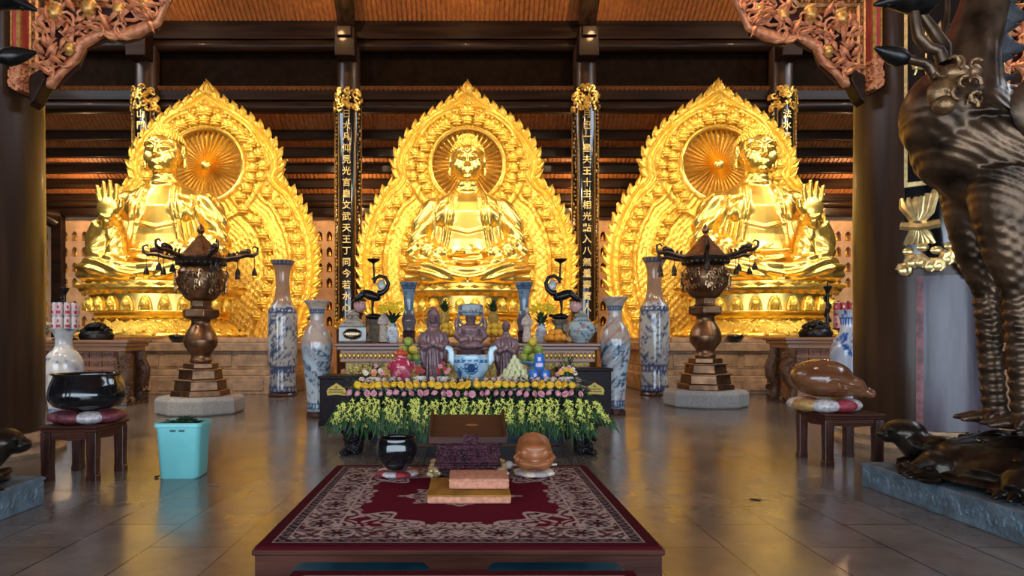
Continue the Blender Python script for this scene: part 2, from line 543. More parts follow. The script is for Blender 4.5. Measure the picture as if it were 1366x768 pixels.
# upper roof rising towards the front
def zup(y): return 11.1 + SL * (21.05 - y)
b = MB()
for i in range(n):
    xa = -HX + 2 * HX * i / n; xb = xa + 2 * HX / n
    vs = [(xa, 21.1, zup(21.1)), (xb - .05, 21.1, zup(21.1)), (xb - .05, 17, zup(17)), (xa, 17, zup(17))]
    vs += [(p[0], p[1], p[2] - .035) for p in vs]
    b.add(vs, [(4, 7, 6, 5), (0, 3, 7, 4), (1, 5, 6, 2)])
b.add([(-HX, 21.1, zup(21.1)), (HX, 21.1, zup(21.1)), (HX, 12, zup(12)), (-HX, 12, zup(12))], [(0, 3, 2, 1)])
b.add([(-HX, 12, zup(12)), (HX, 12, zup(12)), (HX, -7, 7.5), (-HX, -7, 7.5)], [(0, 3, 2, 1)])
struct(b.build('ceiling', WBOARD, smooth=0))
beam('upper_purlin_beam', -HX, HX, 19.9, 20.12, zup(20) - .36, zup(20) - .05)
# columns
COLX = (-9.92, -3.65, 3.68, 9.78)
for k, x in enumerate(COLX):
    b = MB(); b.lathe([(.37, 0), (.39, 1.5), (.385, 5), (.35, 10.3)], 32)
    o = struct(b.build('rear_column', WCOL), ['brown wooden column behind the seated statue at the far left', 'brown wooden column left of the middle statue', 'brown wooden column right of the middle statue', 'brown wooden column behind the seated statue at the far right'][k], 'column')
    o.location = (x, 21, 0)
    b = MB(); b.M = T(x, 0, 0)
    sl = math.atan(SL); ln = 4
    for s_, w_ in ((0, .26),):
        for (dz, hh) in ((-.62, .5),):
            y1, y0 = 20.55, 16.0
            vs = []
            for y in (y1, y0):
                for (dx, q) in ((-w_, 0), (w_, 0), (w_, 1), (-w_, 1)): vs.append((dx, y, zup(y) + dz + hh * q))
            b.add(vs, [(0, 1, 2, 3), (7, 6, 5, 4), (0, 4, 5, 1), (1, 5, 6, 2), (2, 6, 7, 3), (3, 7, 4, 0)])
    struct(b.build('rafter_beam', WDARKY, bevel=.02))
    b = MB(); b.M = T(x, 0, 0); b.box(-.3, .3, 20.2, 20.75, 9.75, 10.62); b.box(-.22, .22, 20.1, 20.3, 10.3, 10.6)
    struct(b.build('bracket_beam', WDARK, bevel=.03))

# ------------------------------------------------------------------ couplet boards hanging on the rear columns
def glyph_mesh(ch, size, ext=.012):
    cu = bpy.data.curves.new('g', 'FONT'); cu.body = ch; cu.size = size; cu.extrude = ext; cu.resolution_u = 2
    cu.align_x = 'CENTER'; cu.align_y = 'CENTER'; cu.offset = .004 * size / .3
    o = bpy.data.objects.new('g', cu); C.objects.link(o)
    dg = bpy.context.evaluated_depsgraph_get(); dg.update()
    me = bpy.data.meshes.new_from_object(o.evaluated_get(dg))
    vs = [tuple(v.co) for v in me.vertices]; fs = [tuple(p.vertices) for p in me.polygons]
    bpy.data.objects.remove(o); bpy.data.meshes.remove(me)
    return vs, fs


def arc_strip(b, r, a0, a1, z0, z1, th, n=12):
    """a curved board wrapped on a column (angles from the front)"""
    vs = []
    for rr in (r, r + th):
        for zz in (z0, z1):
            for i in range(n + 1):
                a = a0 + (a1 - a0) * i / n
                vs.append((rr * math.sin(a), -rr * math.cos(a), zz))
    w = n + 1; fs = []
    for i in range(n):
        fs += [(i, i + w, i + 1 + w, i + 1), (2 * w + i, 2 * w + i + 1, 3 * w + i + 1, 3 * w + i), (i, i + 1, 2 * w + i + 1, 2 * w + i), (w + i, 3 * w + i, 3 * w + i + 1, w + i + 1)]
    fs += [(0, 2 * w, 3 * w, w), (n, n + w, n + 3 * w, n + 2 * w)]
    b.add(vs, fs)


def cloud_relief(b, r, zc, w, h, n, seed):
    rr = random.Random(seed)
    for i in range(n):
        a = rr.uniform(-1, 1); zz = rr.uniform(-1, 1)
        if abs(a) + max(0, zz) > 1.35: continue
        aa = a * w; q = Vector((r * math.sin(aa), -r * math.cos(aa), zc + zz * h))
        pts = []
        s = rr.uniform(.05, .11) * (1 if rr.random() < .5 else -1)
        ph = rr.uniform(0, 6)
        for k in range(7):
            t = ph + k * .75; rad = abs(s) * (1 - k / 9)
            a2 = aa + rad * math.cos(t) / r * (1 if s > 0 else -1); pts.append((r * 1.05 * math.sin(a2), -r * 1.05 * math.cos(a2), q.z + rad * math.sin(t)))
        b.tube(pts, [.045 * (1 - .07 * k) for k in range(7)], 6)


COUP = ['山門日麗天光照佛言文武法王', '日大凡仰見光言皇文武天王丁同今若水心', '月巴一星夫王十主相光點入八無量壽寶人', '法水長流心地月明佛日增輝光']
CLAB = ['black couplet board with gold characters, half hidden behind the far left mandorla', 'tall black couplet board of gold characters between the left and middle mandorlas',
        'tall black couplet board of gold characters between the middle and right mandorlas', 'black couplet board with gold characters, half hidden behind the far right mandorla']
for k, x in enumerate(COLX):
    t = thing('couplet_board', CLAB[k], 'board', (x, 21, 0), 0, 'couplet boards on the rear columns')
    b = MB(); arc_strip(b, .395, -1.25, 1.25, 1.7, 8.55, .03, 16); b.build('board', LACQ, t)
    b = MB()
    for s in (-1, 1):
        for a in (.62, 1.22): arc_strip(b, .425, s * a - .035, s * a + .035, 1.75, 8.45, .025, 2)
    b.build('gilt_border', pm('dim_gilding', (.36, .20, .05), .42, .8, .4, 20, .3, 60), t)
    b = MB()
    rr = random.Random(k)
    for s in (-1, 1):
        for i in range(52):
            a = s * (.92 + rr.uniform(-.12, .12)); zz = 1.9 + i * .125
            p = (.43 * math.sin(a), -.43 * math.cos(a), zz)
            b.ell(p, (.045 * rr.uniform(.5, 1.1), .02, .06 * rr.uniform(.5, 1.1)), 6, 4)
    b.build('side_scrollwork', MATS['dim_gilding'], t)
    b = MB(); cloud_relief(b, .44, 8.62, 1.15, .34, 60, k); cloud_relief(b, .42, 1.75, 1.1, .14, 24, k + 9)
    b.build('gilded_crest', pm('crest_gold', (.80, .48, .10), .36, .9, .3, 10), t)
    b = MB()
    txt = COUP[k]; n = len(txt); sp = 6.25 / 18
    for i, ch in enumerate(txt):
        vs, fs = glyph_mesh(ch, .27)
        b.add(vs, fs, T(0, -.437, 8.1 - i * sp) @ RX(PI / 2))
    b.build('gold_characters', pm('pale_character_gold', (.62, .44, .16), .4, .7, .3, 10), t, smooth=0)
# ------------------------------------------------------------------ stone platforms
PT = 1.30                                                       # platform top
SY = 17.6                                                       # depth of the statues
def platform(name, x0, x1, y0):
    b = MB()
    b.box(x0 - .5, x1 + .5, y0 - .35, 20.6, 0, .42)
    b.box(x0 - .3, x1 + .3, y0 - .18, 20.5, .42, .56)
    b.box(x0 - .14, x1 + .14, y0 - .02, 20.45, .56, .98)
    b.box(x0 - .3, x1 + .3, y0 - .16, 20.5, .98, 1.18)
    b.box(x0 + .1, x1 - .1, y0 + .22, 20.4, 1.18, PT)
    n = int((x1 - x0) / .8)
    for i in range(n):                                          # carved panels along the faces
        a = x0 + (x1 - x0) * (i + .08) / n; c = x0 + (x1 - x0) * (i + .92) / n
        b.box(a, c, y0 - .05, y0, 0.62, .93); b.box(a, c, y0 - .38, y0 - .34, .08, .34)
    return struct(b.build(name, TIER, smooth=0, bevel=.025))
platform('stone_platform_floor', -12.2, -4.55, 15.75)
platform('stone_platform_floor', -2.6, 2.6, 15.75)
platform('stone_platform_floor', 4.75, 12.2, 15.75)


# ------------------------------------------------------------------ seated statues (local z from the platform top)
def buddha_body(raised):
    b = MB()
    el = lambda z, rx, ry, yc: [(rx * math.copysign(abs(math.cos(a)) ** .85, math.cos(a)), yc + ry * math.copysign(abs(math.sin(a)) ** .85, math.sin(a)), z) for a in [2 * PI * i / 40 for i in range(40)]]
    b.loft([el(*q) for q in ((1.32, 1.05, .8, 0), (1.8, 1.0, .72, 0), (2.3, .94, .60, .02), (2.8, .92, .57, 0), (3.2, .93, .56, 0), (3.48, .90, .48, .03), (3.66, .68, .40, .06), (3.8, .42, .32, .07), (3.95, .28, .27, .04))])
    for s in (-1, 1):
        up = raised and s < 0
        b.ell((s * .42, -.38, 3.08), (.42, .2, .34))            # chest
        if up:
            b.tube([(s * .85, .08, 3.36), (s * 1.08, .05, 2.95), (s * 1.18, -.12, 2.4), (s * 1.08, -.5, 2.55), (s * .93, -.82, 2.76), (s * .88, -.92, 2.92)], [.33, .32, .31, .26, .19, .17], 16)
            b.tube([(s * 1.02, -.72, 2.72), (s * 1.12, -.55, 2.5), (s * 1.16, -.5, 2.1), (s * 1.1, -.6, 1.75)], [.24, .33, .40, .38], 16)
            b.tube([(s * .80, -.78, 2.6), (s * .76, -.80, 2.2), (s * .72, -.86, 1.85)], [.12, .20, .26], 12)
            b.ell((s * .86, -.95, 3.05), (.245, .10, .27))
            for k, (dx, L_) in enumerate(((-.18, .36), (-.06, .45), (.06, .42), (.18, .32))):
                x = s * .86 + dx * s
                b.tube([(x, -.96, 3.2), (x + dx * s * .12, -.97, 3.24 + L_ * .55), (x + dx * s * .16, -1.0, 3.24 + L_)], [.058, .054, .042], 8)
            b.tube([(s * .66, -.95, 2.9), (s * .54, -1.02, 3.04), (s * .50, -1.07, 3.24)], [.085, .07, .052], 8)
        else:
            b.tube([(s * .85, .08, 3.36), (s * 1.1, .05, 2.9), (s * 1.2, -.15, 2.36), (s * .95, -.66, 2.12), (s * .42, -1.0, 2.05)], [.33, .33, .31, .26, .15], 16)
            b.tube([(s * 1.2, -.1, 2.35), (s * 1.22, -.35, 2.05), (s * 1.15, -.6, 1.75)], [.32, .36, .34], 14)
            b.tube([(s * .8, -.75, 2.0), (s * .78, -.95, 1.75)], [.24, .24], 12)
            zz = (1.94 if raised else 2.03) + .07 * (s > 0)
            b.ell((s * .18, -1.06, zz), (.27, .17, .075), 14, 8, RZ(s * .2))
            for k in range(4):
                b.tube([(s * .1, -1.0 - .065 * k, zz), (-s * .12, -1.06 - .06 * k, zz + .01), (-s * .3, -1.05 - .05 * k, zz)], [.048, .045, .034], 8)
            b.tube([(s * .3, -.98, zz + .02), (s * .18, -1.0, zz + .12), (s * .03, -1.06, zz + .19)], [.055, .048, .036], 8)
        b.tube([(s * .45, .1, 1.66), (s * .95, -.35, 1.66), (s * 1.36, -.72, 1.6)], [.40, .38, .30], 16)       # thigh
        b.tube([(s * 1.38, -.74, 1.58), (s * 1.0, -1.12, 1.58), (s * .35, -1.32, 1.52), (-s * .1, -1.3, 1.5)], [.29, .29, .26, .2], 16)  # shin
        b.ell((s * .55, -1.16, 1.82), (.36, .17, .11), 14, 8, RZ(s * -.25))                                     # sole turned up
        for k in range(4): b.ell((s * (.30 - .01 * k), -1.09 - .055 * k, 1.87 - .012 * k), (.06, .035, .045), 8, 6)
        b.ell((s * .44, .04, 4.56), (.055, .12, .22)); b.ell((s * .455, .02, 4.28), (.055, .085, .16))            # long ears
        b.tube([(s * .05, -.475, 4.66), (s * .14, -.50, 4.735), (s * .25, -.455, 4.735), (s * .35, -.34, 4.66)], [.025, .03, .028, .018], 8)
        b.ell((s * .175, -.445, 4.60), (.115, .06, .045), 12, 8, RZ(s * .35))
        b.ell((s * .19, -.31, 4.40), (.18, .14, .19))
        b.ell((s * .06, -.53, 4.41), (.045, .045, .032))
        b.ell((s * .055, -.462, 4.245), (.085, .045, .028)); b.ell((s * .84, .06, 3.34), (.33, .32, .32), 20, 14)
    b.ell((0, -.2, 1.5), (1.5, 1.05, .2), 24, 10)               # robe hem spread under the legs
    b.tube([(-.6, -1.15, 1.38), (0, -1.42, 1.37), (.6, -1.15, 1.38)], .12, 10)
    b.ell((0, -.02, 4.62), (.42, .47, .50), 24, 16)             # skull
    b.ell((0, -.15, 4.33), (.345, .34, .33), 20, 14)            # jaw
    b.ell((0, -.40, 4.09), (.11, .1, .085))                     # chin
    b.tube([(0, -.49, 4.68), (0, -.52, 4.55), (0, -.575, 4.42)], [.035, .045, .055], 8)
    b.ell((0, -.452, 4.19), (.085, .05, .032))
    b.ell((0, -.485, 4.80), .032, 8, 6)
    b.lathe([(.27, 3.7), (.29, 3.82), (.26, 3.86), (.28, 3.95), (.255, 3.99), (.27, 4.08), (.24, 4.2)], 24, T(0, -.03, 0))
    me = realize(b, .024, 3, .5)
    a = coords(me); nrm = normals(me)
    x, y, z = a[:, 0], a[:, 1], a[:, 2]
    ax = np.abs(x)
    g = lambda t, w: np.exp(-(t / w) ** 2)
    sm = lambda t, a_, b_: np.clip((t - a_) / (b_ - a_), 0, 1)
    d = np.zeros(len(a))
    body = (z < 3.78)
    front = sm(-y, -.1, .15)
    edge = .30 + .16 * (3.7 - z)
    d += .05 * g(ax - edge, .04) * front * sm(z, 2.15, 2.3) * sm(3.8 - z, 0, .1)                # robe edges
    d += .03 * g(ax - edge - .12, .04) * front * sm(z, 2.15, 2.3) * sm(3.8 - z, 0, .1)
    d -= .03 * (ax < edge - .03) * front * sm(z, 2.3, 2.5) * sm(3.85 - z, 0, .1)                   # bare chest set back
    d += .035 * g(z - (2.66 + .25 * ax), .035) * (ax < edge) * front * (z > 2.2)
    phi = np.arctan2(ax, -y + .2)
    sleeve = sm(ax, .5, .75) * sm(z, 1.95, 2.15) * sm(3.55 - z, 0, .25)
    w = 1 + .3 * vnoise(x * 1.2, z * 1.2)
    fs_ = lambda q: np.sign(np.sin(q)) * np.abs(np.sin(q)) ** .7
    d += .042 * np.sin(19 * phi + 9 * (z - 2) * (.6 + .5 * ax) + 2 * w) * sleeve
    legs = sm(2.05 - z, 0, .2) * sm(z, 1.3, 1.42)
    mid = g(x, .62)
    d += .036 * np.sin(30 * (z - .42 * x * x) + 2 * w) * legs * mid * front
    d += .030 * np.sin(27 * z - 9.5 * ax + 4 * (y + .9) + 2 * w) * legs * (1 - mid)
    d += .034 * np.sin(26 * phi + 3 * z) * sm(ax, .35, .55) * (1 - sm(ax, .8, .9)) * front * sm(z, 2.3, 2.5) * sm(3.5 - z, 0, .2)
    handz = (np.abs(z - 2.06) < .16) & (ax < .5) & (y < -.85)
    handr = (z > 2.74) & (y < -.78) & (x < -.4)
    d[handz | handr | ~body] = 0
    a += nrm * d[:, None]
    a[:, 2] = np.maximum(a[:, 2], 1.305)
    setco(me, a)
    return me


def buddha_hair():
    b = MB()
    b.ell((0, .03, 4.66), (.435, .47, .49), 24, 16)
    b.ell((0, .06, 5.12), (.24, .25, .17), 18, 12)
    def curls(c, r, n, keep, s):
        ga = PI * (3 - 5 ** .5)
        for i in range(n):
            zz = 1 - 2 * (i + .5) / n; q = math.sqrt(1 - zz * zz)
            p = Vector((q * math.cos(ga * i), q * math.sin(ga * i), zz))
            w_ = Vector((c[0] + p.x * r[0], c[1] + p.y * r[1], c[2] + p.z * r[2]))
            if keep(w_): b.ell(w_, s, 7, 5)
    hl = lambda p: p.z > (4.90 - .10 * min(1, abs(p.x) / .3) ** 2 if p.y < -.05 else (4.72 if p.y < .1 else 4.3)) 
    curls((0, .03, 4.66), (.45, .49, .50), 620, hl, .038)
    curls((0, .06, 5.12), (.25, .26, .18), 170, lambda p: p.z > 5.0, .034)
    # only the cap above the hairline stays
    me = bpy.data.meshes.new('hair'); 
    vs, fs = b.v, b.f
    ok = [hl(Vector(v)) or v[2] > 5.0 for v in vs]
    fs = [f for f in fs if all(ok[i] for i in f)]
    b2 = MB(); mp = {}
    for f in fs:
        for i in f:
            if i not in mp: mp[i] = len(b2.v); b2.v.append(vs[i])
        b2.f.append(tuple(mp[i] for i in f))
    return b2


BC, BS = buddha_body(False), buddha_body(True)
def statue(me, label, loc, sc):
    t = thing('seated_buddha_statue', label, 'statue', loc, 0, None, sc)
    o = link('robed_body', me, GOLD, t, smooth=180)
    h = buddha_hair().build('curled_hair', GOLDR, t, smooth=180)
    return t
XL, XM, XR = -7.85, .03, 7.55
statue(BC, 'middle golden seated Buddha with both hands folded in its lap', (XM, SY, PT), 1.0)
statue(BS, 'golden seated Buddha raising an open palm, behind the lantern and the black gong bowl', (XL, SY, PT), (1.13, 1.05, 1.05))
statue(BS, 'golden seated Buddha raising an open palm, on the wooden fish side of the hall', (XR, SY, PT), (-1.13, 1.05, 1.05))


# ------------------------------------------------------------------ lotus pedestals
def pedestal(label, x, rx, ry, sc=1.0):
    t = thing('lotus_pedestal', label, 'pedestal', (x, SY - .1, PT))
    k = ry / rx
    H = 1.30 * sc
    b = MB()
    prof = [(1.02, 0), (1.04, .05), (1.03, .10), (.93, .16), (.90, .26), (.80, .34), (.78, .42), (.84, .46), (.86, .50), (.82, .54), (.87, .58), (.89, .60), (.89, 1.0), (.93, 1.04), (1.0, 1.08), (1.02, 1.14), (1.01, 1.20), (.95, 1.23), (.95, 1.30)]
    b.lathe([(r * rx, z * H / 1.3) for r, z in prof], 72, sy=k)
    b.build('pedestal_body', GOLD, t)
    b = MB(); n = 26
    for i in range(n):                                          # curled scrolls and medallions of the frieze
        a = 2 * PI * i / n
        r0 = .90 * rx
        c = lambda da, zz, rr=0: Vector(((r0 + rr) * math.cos(a + da), (r0 + rr) * k * math.sin(a + da), zz * H / 1.3))
        st = .95 / n * 2
        for s in (-1, 1):
            b.tube([c(s * st * (.95 - .0 * j) * math.cos(j * .35) * (1 - .05 * j), .62 + .36 * math.sin(j * .33) * (1 - .03 * j), .03) for j in range(7)], [.04, .042, .04, .038, .034, .03, .024], 6)
        b.ell(c(0, .78, .02), (.13, .13, .13), 10, 8)
        for j in range(6): b.ell(c(st * .5 * math.cos(j * PI / 3), .78 + .13 * math.sin(j * PI / 3), .02), .05, 7, 5)
    b.build('scrolled_frieze', GOLDR, t)
    b = MB()
    for row, (r0, z0, r1, z1, m, off) in enumerate(((.95, 1.02, 1.06, 1.24, 30, 0), (.80, .40, 1.0, .14, 26, 0), (.84, .36, 1.07, .06, 26, .5))):
        for i in range(m):
            a = 2 * PI * (i + off) / m
            p0 = Vector((r0 * rx * math.cos(a), r0 * ry * math.sin(a), z0 * H / 1.3)); p1 = Vector((r1 * rx * math.cos(a), r1 * ry * math.sin(a), z1 * H / 1.3))
            b.leaf(p0, p1, 2 * PI * rx / m * 1.05, (-math.sin(a), math.cos(a), 0), .07, .06 * (-1 if row else 1))
    b.build('lotus_petals', GOLDR, t)
    return t
pedestal('round golden lotus pedestal under the middle statue', XM, 1.62, 1.5)
pedestal('broad golden lotus pedestal under the statue behind the black gong bowl', XL, 1.98, 1.62, 1.05)
pedestal('broad golden lotus pedestal under the statue on the wooden fish side', XR, 1.98, 1.62, 1.05)


# ------------------------------------------------------------------ mandorlas
OUT = [(7.44, 0), (7.30, .10), (7.0, .50), (6.67, 1.02), (6.33, 1.46), (6.05, 1.74), (5.78, 1.93), (5.5, 2.08), (5.22, 2.17), (4.95, 2.17), (4.72, 2.10), (4.60, 2.18), (4.42, 2.42), (4.1, 2.64), (3.78, 2.80), (3.45, 2.95), (3.1, 3.06), (2.75, 3.14), (2.44, 3.18), (2.0, 3.19), (1.56, 3.15), (1.2, 3.08), (.89, 2.99), (.5, 2.85), (.2, 2.72), (0, 2.62)]
DC, DR = 5.07, 1.04                                             # wheel behind the head


def polyline(inset=0.0, step=.05):
    """points down the right edge with outward normals, resampled"""
    p = [Vector((w, z)) for z, w in OUT]
    q = []
    for a, c in zip(p[:-1], p[1:]):
        n = max(1, int((c - a).length / step))
        q += [a.lerp(c, i / n) for i in range(n)]
    q.append(p[-1])
    res = []
    for i, a in enumerate(q):
        t = (q[min(i + 3, len(q) - 1)] - q[max(i - 3, 0)]).normalized()
        nrm = Vector((-t.y, t.x))
        res.append((a - nrm * inset, nrm, t))
    return res


def spaced(inset, sp, zmin=0.0):
    pl = polyline(inset); out = []; acc = sp * .5
    for (a, n, t), (c, _, _) in zip(pl[:-1], pl[1:]):
        acc += (c - a).length
        if acc >= sp and a.x > .06 and a.y > zmin:
            acc = 0; out.append((a, n, t))
    return out


EDGE = np.array([[p.x, p.y] for p, _, _ in polyline(0, .06)])
def mandorla_mesh():
    zz = np.array([o[0] for o in OUT])[::-1]; ww = np.array([o[1] for o in OUT])[::-1]
    NU, NV = 190, 230
    zs = np.linspace(0, 7.43, NV + 1)
    wz = np.interp(zs, zz, ww)
    s = np.linspace(-1, 1, NU + 1)
    Xg = wz[:, None] * s[None, :]; Zg = np.repeat(zs[:, None], NU + 1, 1)
    ax = np.abs(Xg).ravel(); z_ = Zg.ravel(); x_ = Xg.ravel()
    d = np.full(len(ax), 9.0)
    for k in range(0, len(EDGE), 40):
        e = EDGE[k:k + 40]
        d = np.minimum(d, np.sqrt(((ax[:, None] - e[None, :, 0]) ** 2 + (z_[:, None] - e[None, :, 1]) ** 2).min(1)))
    r = np.hypot(x_, z_ - DC)
    g = lambda t, w: np.exp(-(t / w) ** 2)
    h = np.zeros(len(ax))
    cell = fbm(x_ * 9 + 3, z_ * 9, 3, 2)
    sc = np.sin(27 * x_ + 5 * vnoise(x_ * 2, z_ * 2)) * np.sin(27 * z_ + 5 * vnoise(x_ * 2 + 9, z_ * 2))
    h += .02 * (cell - .45) + .014 * sc + .010 * np.sin(d * 2 * PI / .115)
    low = np.clip((4.75 - z_) / .25, 0, 1)
    circ = np.clip((r - DR) / .05, 0, 1)
    for q in (.14, .30): h += .07 * g(d - q, .035)
    for q in (.74, .80): h += .06 * g(d - q, .03) * low
    for q in (1.22, 1.46): h += .07 * g(d - q, .035) * low
    inside = np.clip((1.78 - r) / .05, 0, 1)
    h = h * (1 - .4 * inside)
    h += .09 * g(r - 1.70, .04) + .05 * g(r - 1.60, .03) + .08 * g(r - 1.12, .045)
    band = (r > 1.2) & (r < 1.55)
    h += .03 * np.sin(np.arctan2(x_, z_ - DC) * 46) * band
    wheel = r < DR
    h = np.where(wheel, -.16, h + .06 * np.clip(d / .15, 0, 1))
    co = np.stack([x_, -.12 - h, z_], 1)
    me = bpy.data.meshes.new('mandorla_panel')
    W = NU + 1
    fs = [(j * W + i, j * W + i + 1, (j + 1) * W + i + 1, (j + 1) * W + i) for j in range(NV) for i in range(NU)]
    me.from_pydata([tuple(p) for p in co], [], fs); me.update()
    return me


ML = {'m': 'golden flame-edged mandorla behind the middle statue',
      'l': 'golden flame-edged mandorla behind the raised-palm statue nearest the black gong bowl',
      'r': 'golden flame-edged mandorla behind the raised-palm statue nearest the wooden fish on its stool'}
mand = thing('mandorla', ML['m'], 'mandorla', (XM, 20.0, PT), 0, None)
link('relief_panel', mandorla_mesh(), GOLDR, mand, smooth=60)
pl = polyline(.06, .12)
ol = [(p.x, p.y) for p, _, _ in pl] + [(-p.x, p.y) for p, _, _ in reversed(pl)][1:]
b = MB(); b.prism(ol, .0, .28); b.build('back_board', GOLDD, mand, smooth=0)
b = MB()
for p, n, t in spaced(.03, .30):
    for s in (-1, 1):
        N = Vector((s * n.x, 0, n.y)); U = Vector((-s * t.x, 0, -t.y))
        q = Vector((s * p.x, -.02, p.y))
        tip = q + N * .16 + U * .20
        F = Vector((0, -1, 0))
        b.leaf(q - N * .16 - U * .08 + F * .05, tip + F * .06, .25, U - N, .12, .05)
        b.tube([q - N * .14 - U * .1 + F * .08, q + N * .02 - U * .04 + F * .14, q + N * .08 + U * .08 + F * .12, tip + F * .05], [.035, .055, .045, .012], 6)
        b.ell(q - N * .13 + U * .06 + F * .10, .062, 7, 5)
b.leaf((0, -.02, 7.25), (0, -.02, 7.62), .28, (1, 0, 0), .16)
for s in (-1, 1):
    b.leaf((s * .1, -.02, 7.2), (s * .2, -.02, 7.42), .18, (1, 0, 0), .14)
b.build('flame_border', GOLDR, mand)
b = MB()
for i in range(40):
    a = 2 * PI * (i + .5) / 40
    ca, sa = math.cos(a), math.sin(a); w0, w1 = .012, .042
    q = lambda r, w, y: (r * ca - w * sa, y, DC + r * sa + w * ca)
    vs = [q(.1, -w0, -.1), q(.1, w0, -.1), q(DR + .02, w1, -.12), q(DR + .02, -w1, -.12), q(.1, 0, -.17), q(DR + .02, 0, -.2)]
    b.add(vs, [(0, 3, 5, 4), (1, 4, 5, 2)])
b.ell((0, -.12, DC), (.16, .1, .16), 16, 10)
b.tube([((DR + .03) * math.cos(2 * PI * i / 64), -.18, DC + (DR + .03) * math.sin(2 * PI * i / 64)) for i in range(64)], .05, 8, True)
b.build('ray_wheel', GOLD, mand)
b = MB()
b.ell((0, .03, .13), (.12, .03, .15), 12, 8)
b.lathe([(.10, 0), (.115, .025), (.085, .04)], 14, sy=.7)
b.ell((0, -.015, .075), (.115, .075, .04), 14, 8); b.ell((0, 0, .15), (.062, .05, .09), 12, 8)
for s in (-1, 1): b.tube([(s * .055, 0, .205), (s * .085, -.01, .14), (s * .03, -.055, .10)], [.026, .026, .02], 6)
b.ell((0, -.01, .275), .045, 10, 8); b.ell((0, -.01, .32), .02, 6, 5)
fm = None
spots_ = []
for p, n, t in spaced(.52, .36, .15): spots_ += [(p.x, p.y), (-p.x, p.y)]
for i in range(21):
    a = -2.3 + 4.6 * i / 20; spots_.append((1.36 * math.sin(a), DC + 1.36 * math.cos(a)))
for p, n, t in spaced(1.34, .40, .3):
    if p.y < 4.1 and p.x > .5: spots_ += [(p.x, p.y), (-p.x, p.y)]
print('relief figures', len(spots_))
for (x, z) in spots_[:100]:
    if fm is None: o = b.build('relief_figure', GOLDR, mand, smooth=180); fm = o
    else:
        o = fm.copy(); C.objects.link(o); o.parent = mand
    o.location = (x, -.25, z - .18); o.scale = (1.25, 1.3, 1.25)
dup(mand, (-7.67, 20.0, PT), 0, ML['l'], sc=(1.04, 1.04, 1.0))
dup(mand, (7.44, 20.0, PT), 0, ML['r'], sc=(1.04, 1.04, 1.005))
# ------------------------------------------------------------------ porcelain painting
def resample(prof, n):
    p = [Vector(q) for q in prof]
    L = [0]
    for a, c in zip(p[:-1], p[1:]): L.append(L[-1] + (c - a).length)
    out = []
    for i in range(n + 1):
        t = L[-1] * i / n
        k = max(j for j in range(len(L)) if L[j] <= t + 1e-9); k = min(k, len(p) - 2)
        out.append(tuple(p[k].lerp(p[k + 1], (t - L[k]) / max(1e-9, L[k + 1] - L[k]))))
    return out


def smoothprof(prof, n, it=2):
    q = resample(prof, n)
    for _ in range(it):
        q = [q[0]] + [tuple((Vector(a) + 2 * Vector(b_) + Vector(c)) / 4) for a, b_, c in zip(q[:-2], q[1:-1], q[2:])] + [q[-1]]
    return q


def bluewhite(H, seed=0, f=9.0, white=(.62, .68, .70), blue=(.035, .085, .24), dens=.47, bands=(), tan=None, tan_at=1e9, accent=None):
    def fn(a):
        x, y, z = a[:, 0], a[:, 1], a[:, 2]
        t = z / H
        n = fbm(x * f + z * f * .6 + seed, z * f * .9 + y * f + 3, seed, 3)
        n2 = fbm(x * f * 2.2 - y * f * 2 + 7, z * f * 2 + seed, seed + 5, 2)
        m = np.clip((n - dens) / .06, 0, 1) * np.clip((n2 - .28) / .1, 0, 1)
        wash = np.clip((fbm(x * f * .6 + 11, z * f * .6 + y * f * .6, seed + 9, 2) - .35) / .2, 0, 1) * .35
        m = np.maximum(m, wash)
        c = np.empty((len(a), 3))
        W = np.array(white)[None]; B = np.array(blue)[None]
        base = np.repeat(W, len(a), 0)
        if tan is not None:
            k = np.clip((t - tan_at) / .03, 0, 1)[:, None]
            base = base * (1 - k) + np.array(tan)[None] * k
            m = m * (1 - .75 * k[:, 0])
        c = base * (1 - m[:, None]) + B * m[:, None]
        if accent is not None:
            q = np.clip((fbm(x * f + 31, z * f + y * f, seed + 20, 2) - .52) / .05, 0, 1)[:, None] * (1 - m[:, None])
            c = c * (1 - q * .8) + np.array(accent)[None] * q * .8
        th = np.arctan2(y, x)
        for bz, bw_ in bands:
            k = (np.abs(t - bz) < bw_)
            zig = (np.sin(th * 18) * .5 + .5) > .35
            c[k & zig] = B[0] * 1.3
            e = np.abs(np.abs(t - bz) - bw_) < .006
            c[e] = B[0]
        return c
    return fn


def painted_lathe(name, prof, mat_, parent, fn, n=64, m=90, smooth=2, sx=1, sy=1):
    b = MB(); b.lathe(smoothprof(prof, m, smooth), n, sx=sx, sy=sy)
    o = b.build(name, mat_, parent, smooth=60); paint(o, fn); return o


DKWOOD = WREDZ
# ------------------------------------------------------------------ big floor vases
TALLV = [(.02, .0), (.30, 0), (.31, .05), (.29, .16), (.285, .42), (.27, .48), (.30, .62), (.325, .95), (.33, 1.3), (.325, 1.72), (.31, 1.84), (.25, 1.92), (.19, 2.05), (.16, 2.2), (.15, 2.5), (.17, 2.72), (.23, 2.86), (.29, 2.93), (.29, 2.95), (.26, 2.94), (.15, 2.75), (.02, 2.7)]
def tall_vase(label, loc, sc, seed):
    t = thing('tall_floor_vase', label, 'vase', loc, seed, 'tall floor vases', sc)
    painted_lathe('vase_body', [(r, z + .08) for r, z in TALLV], PORC, t, bluewhite(3.03, seed, 13, (.46, .47, .46), (.05, .075, .16), .41, ((.62, .012), (.20, .02), (.05, .02), (.98, .02)), (.36, .22, .125), .655))
    b = MB(); b.lathe([(.30, 0), (.32, .02), (.31, .06), (.30, .078)], 40); b.build('vase_stand', DKWOOD, t)
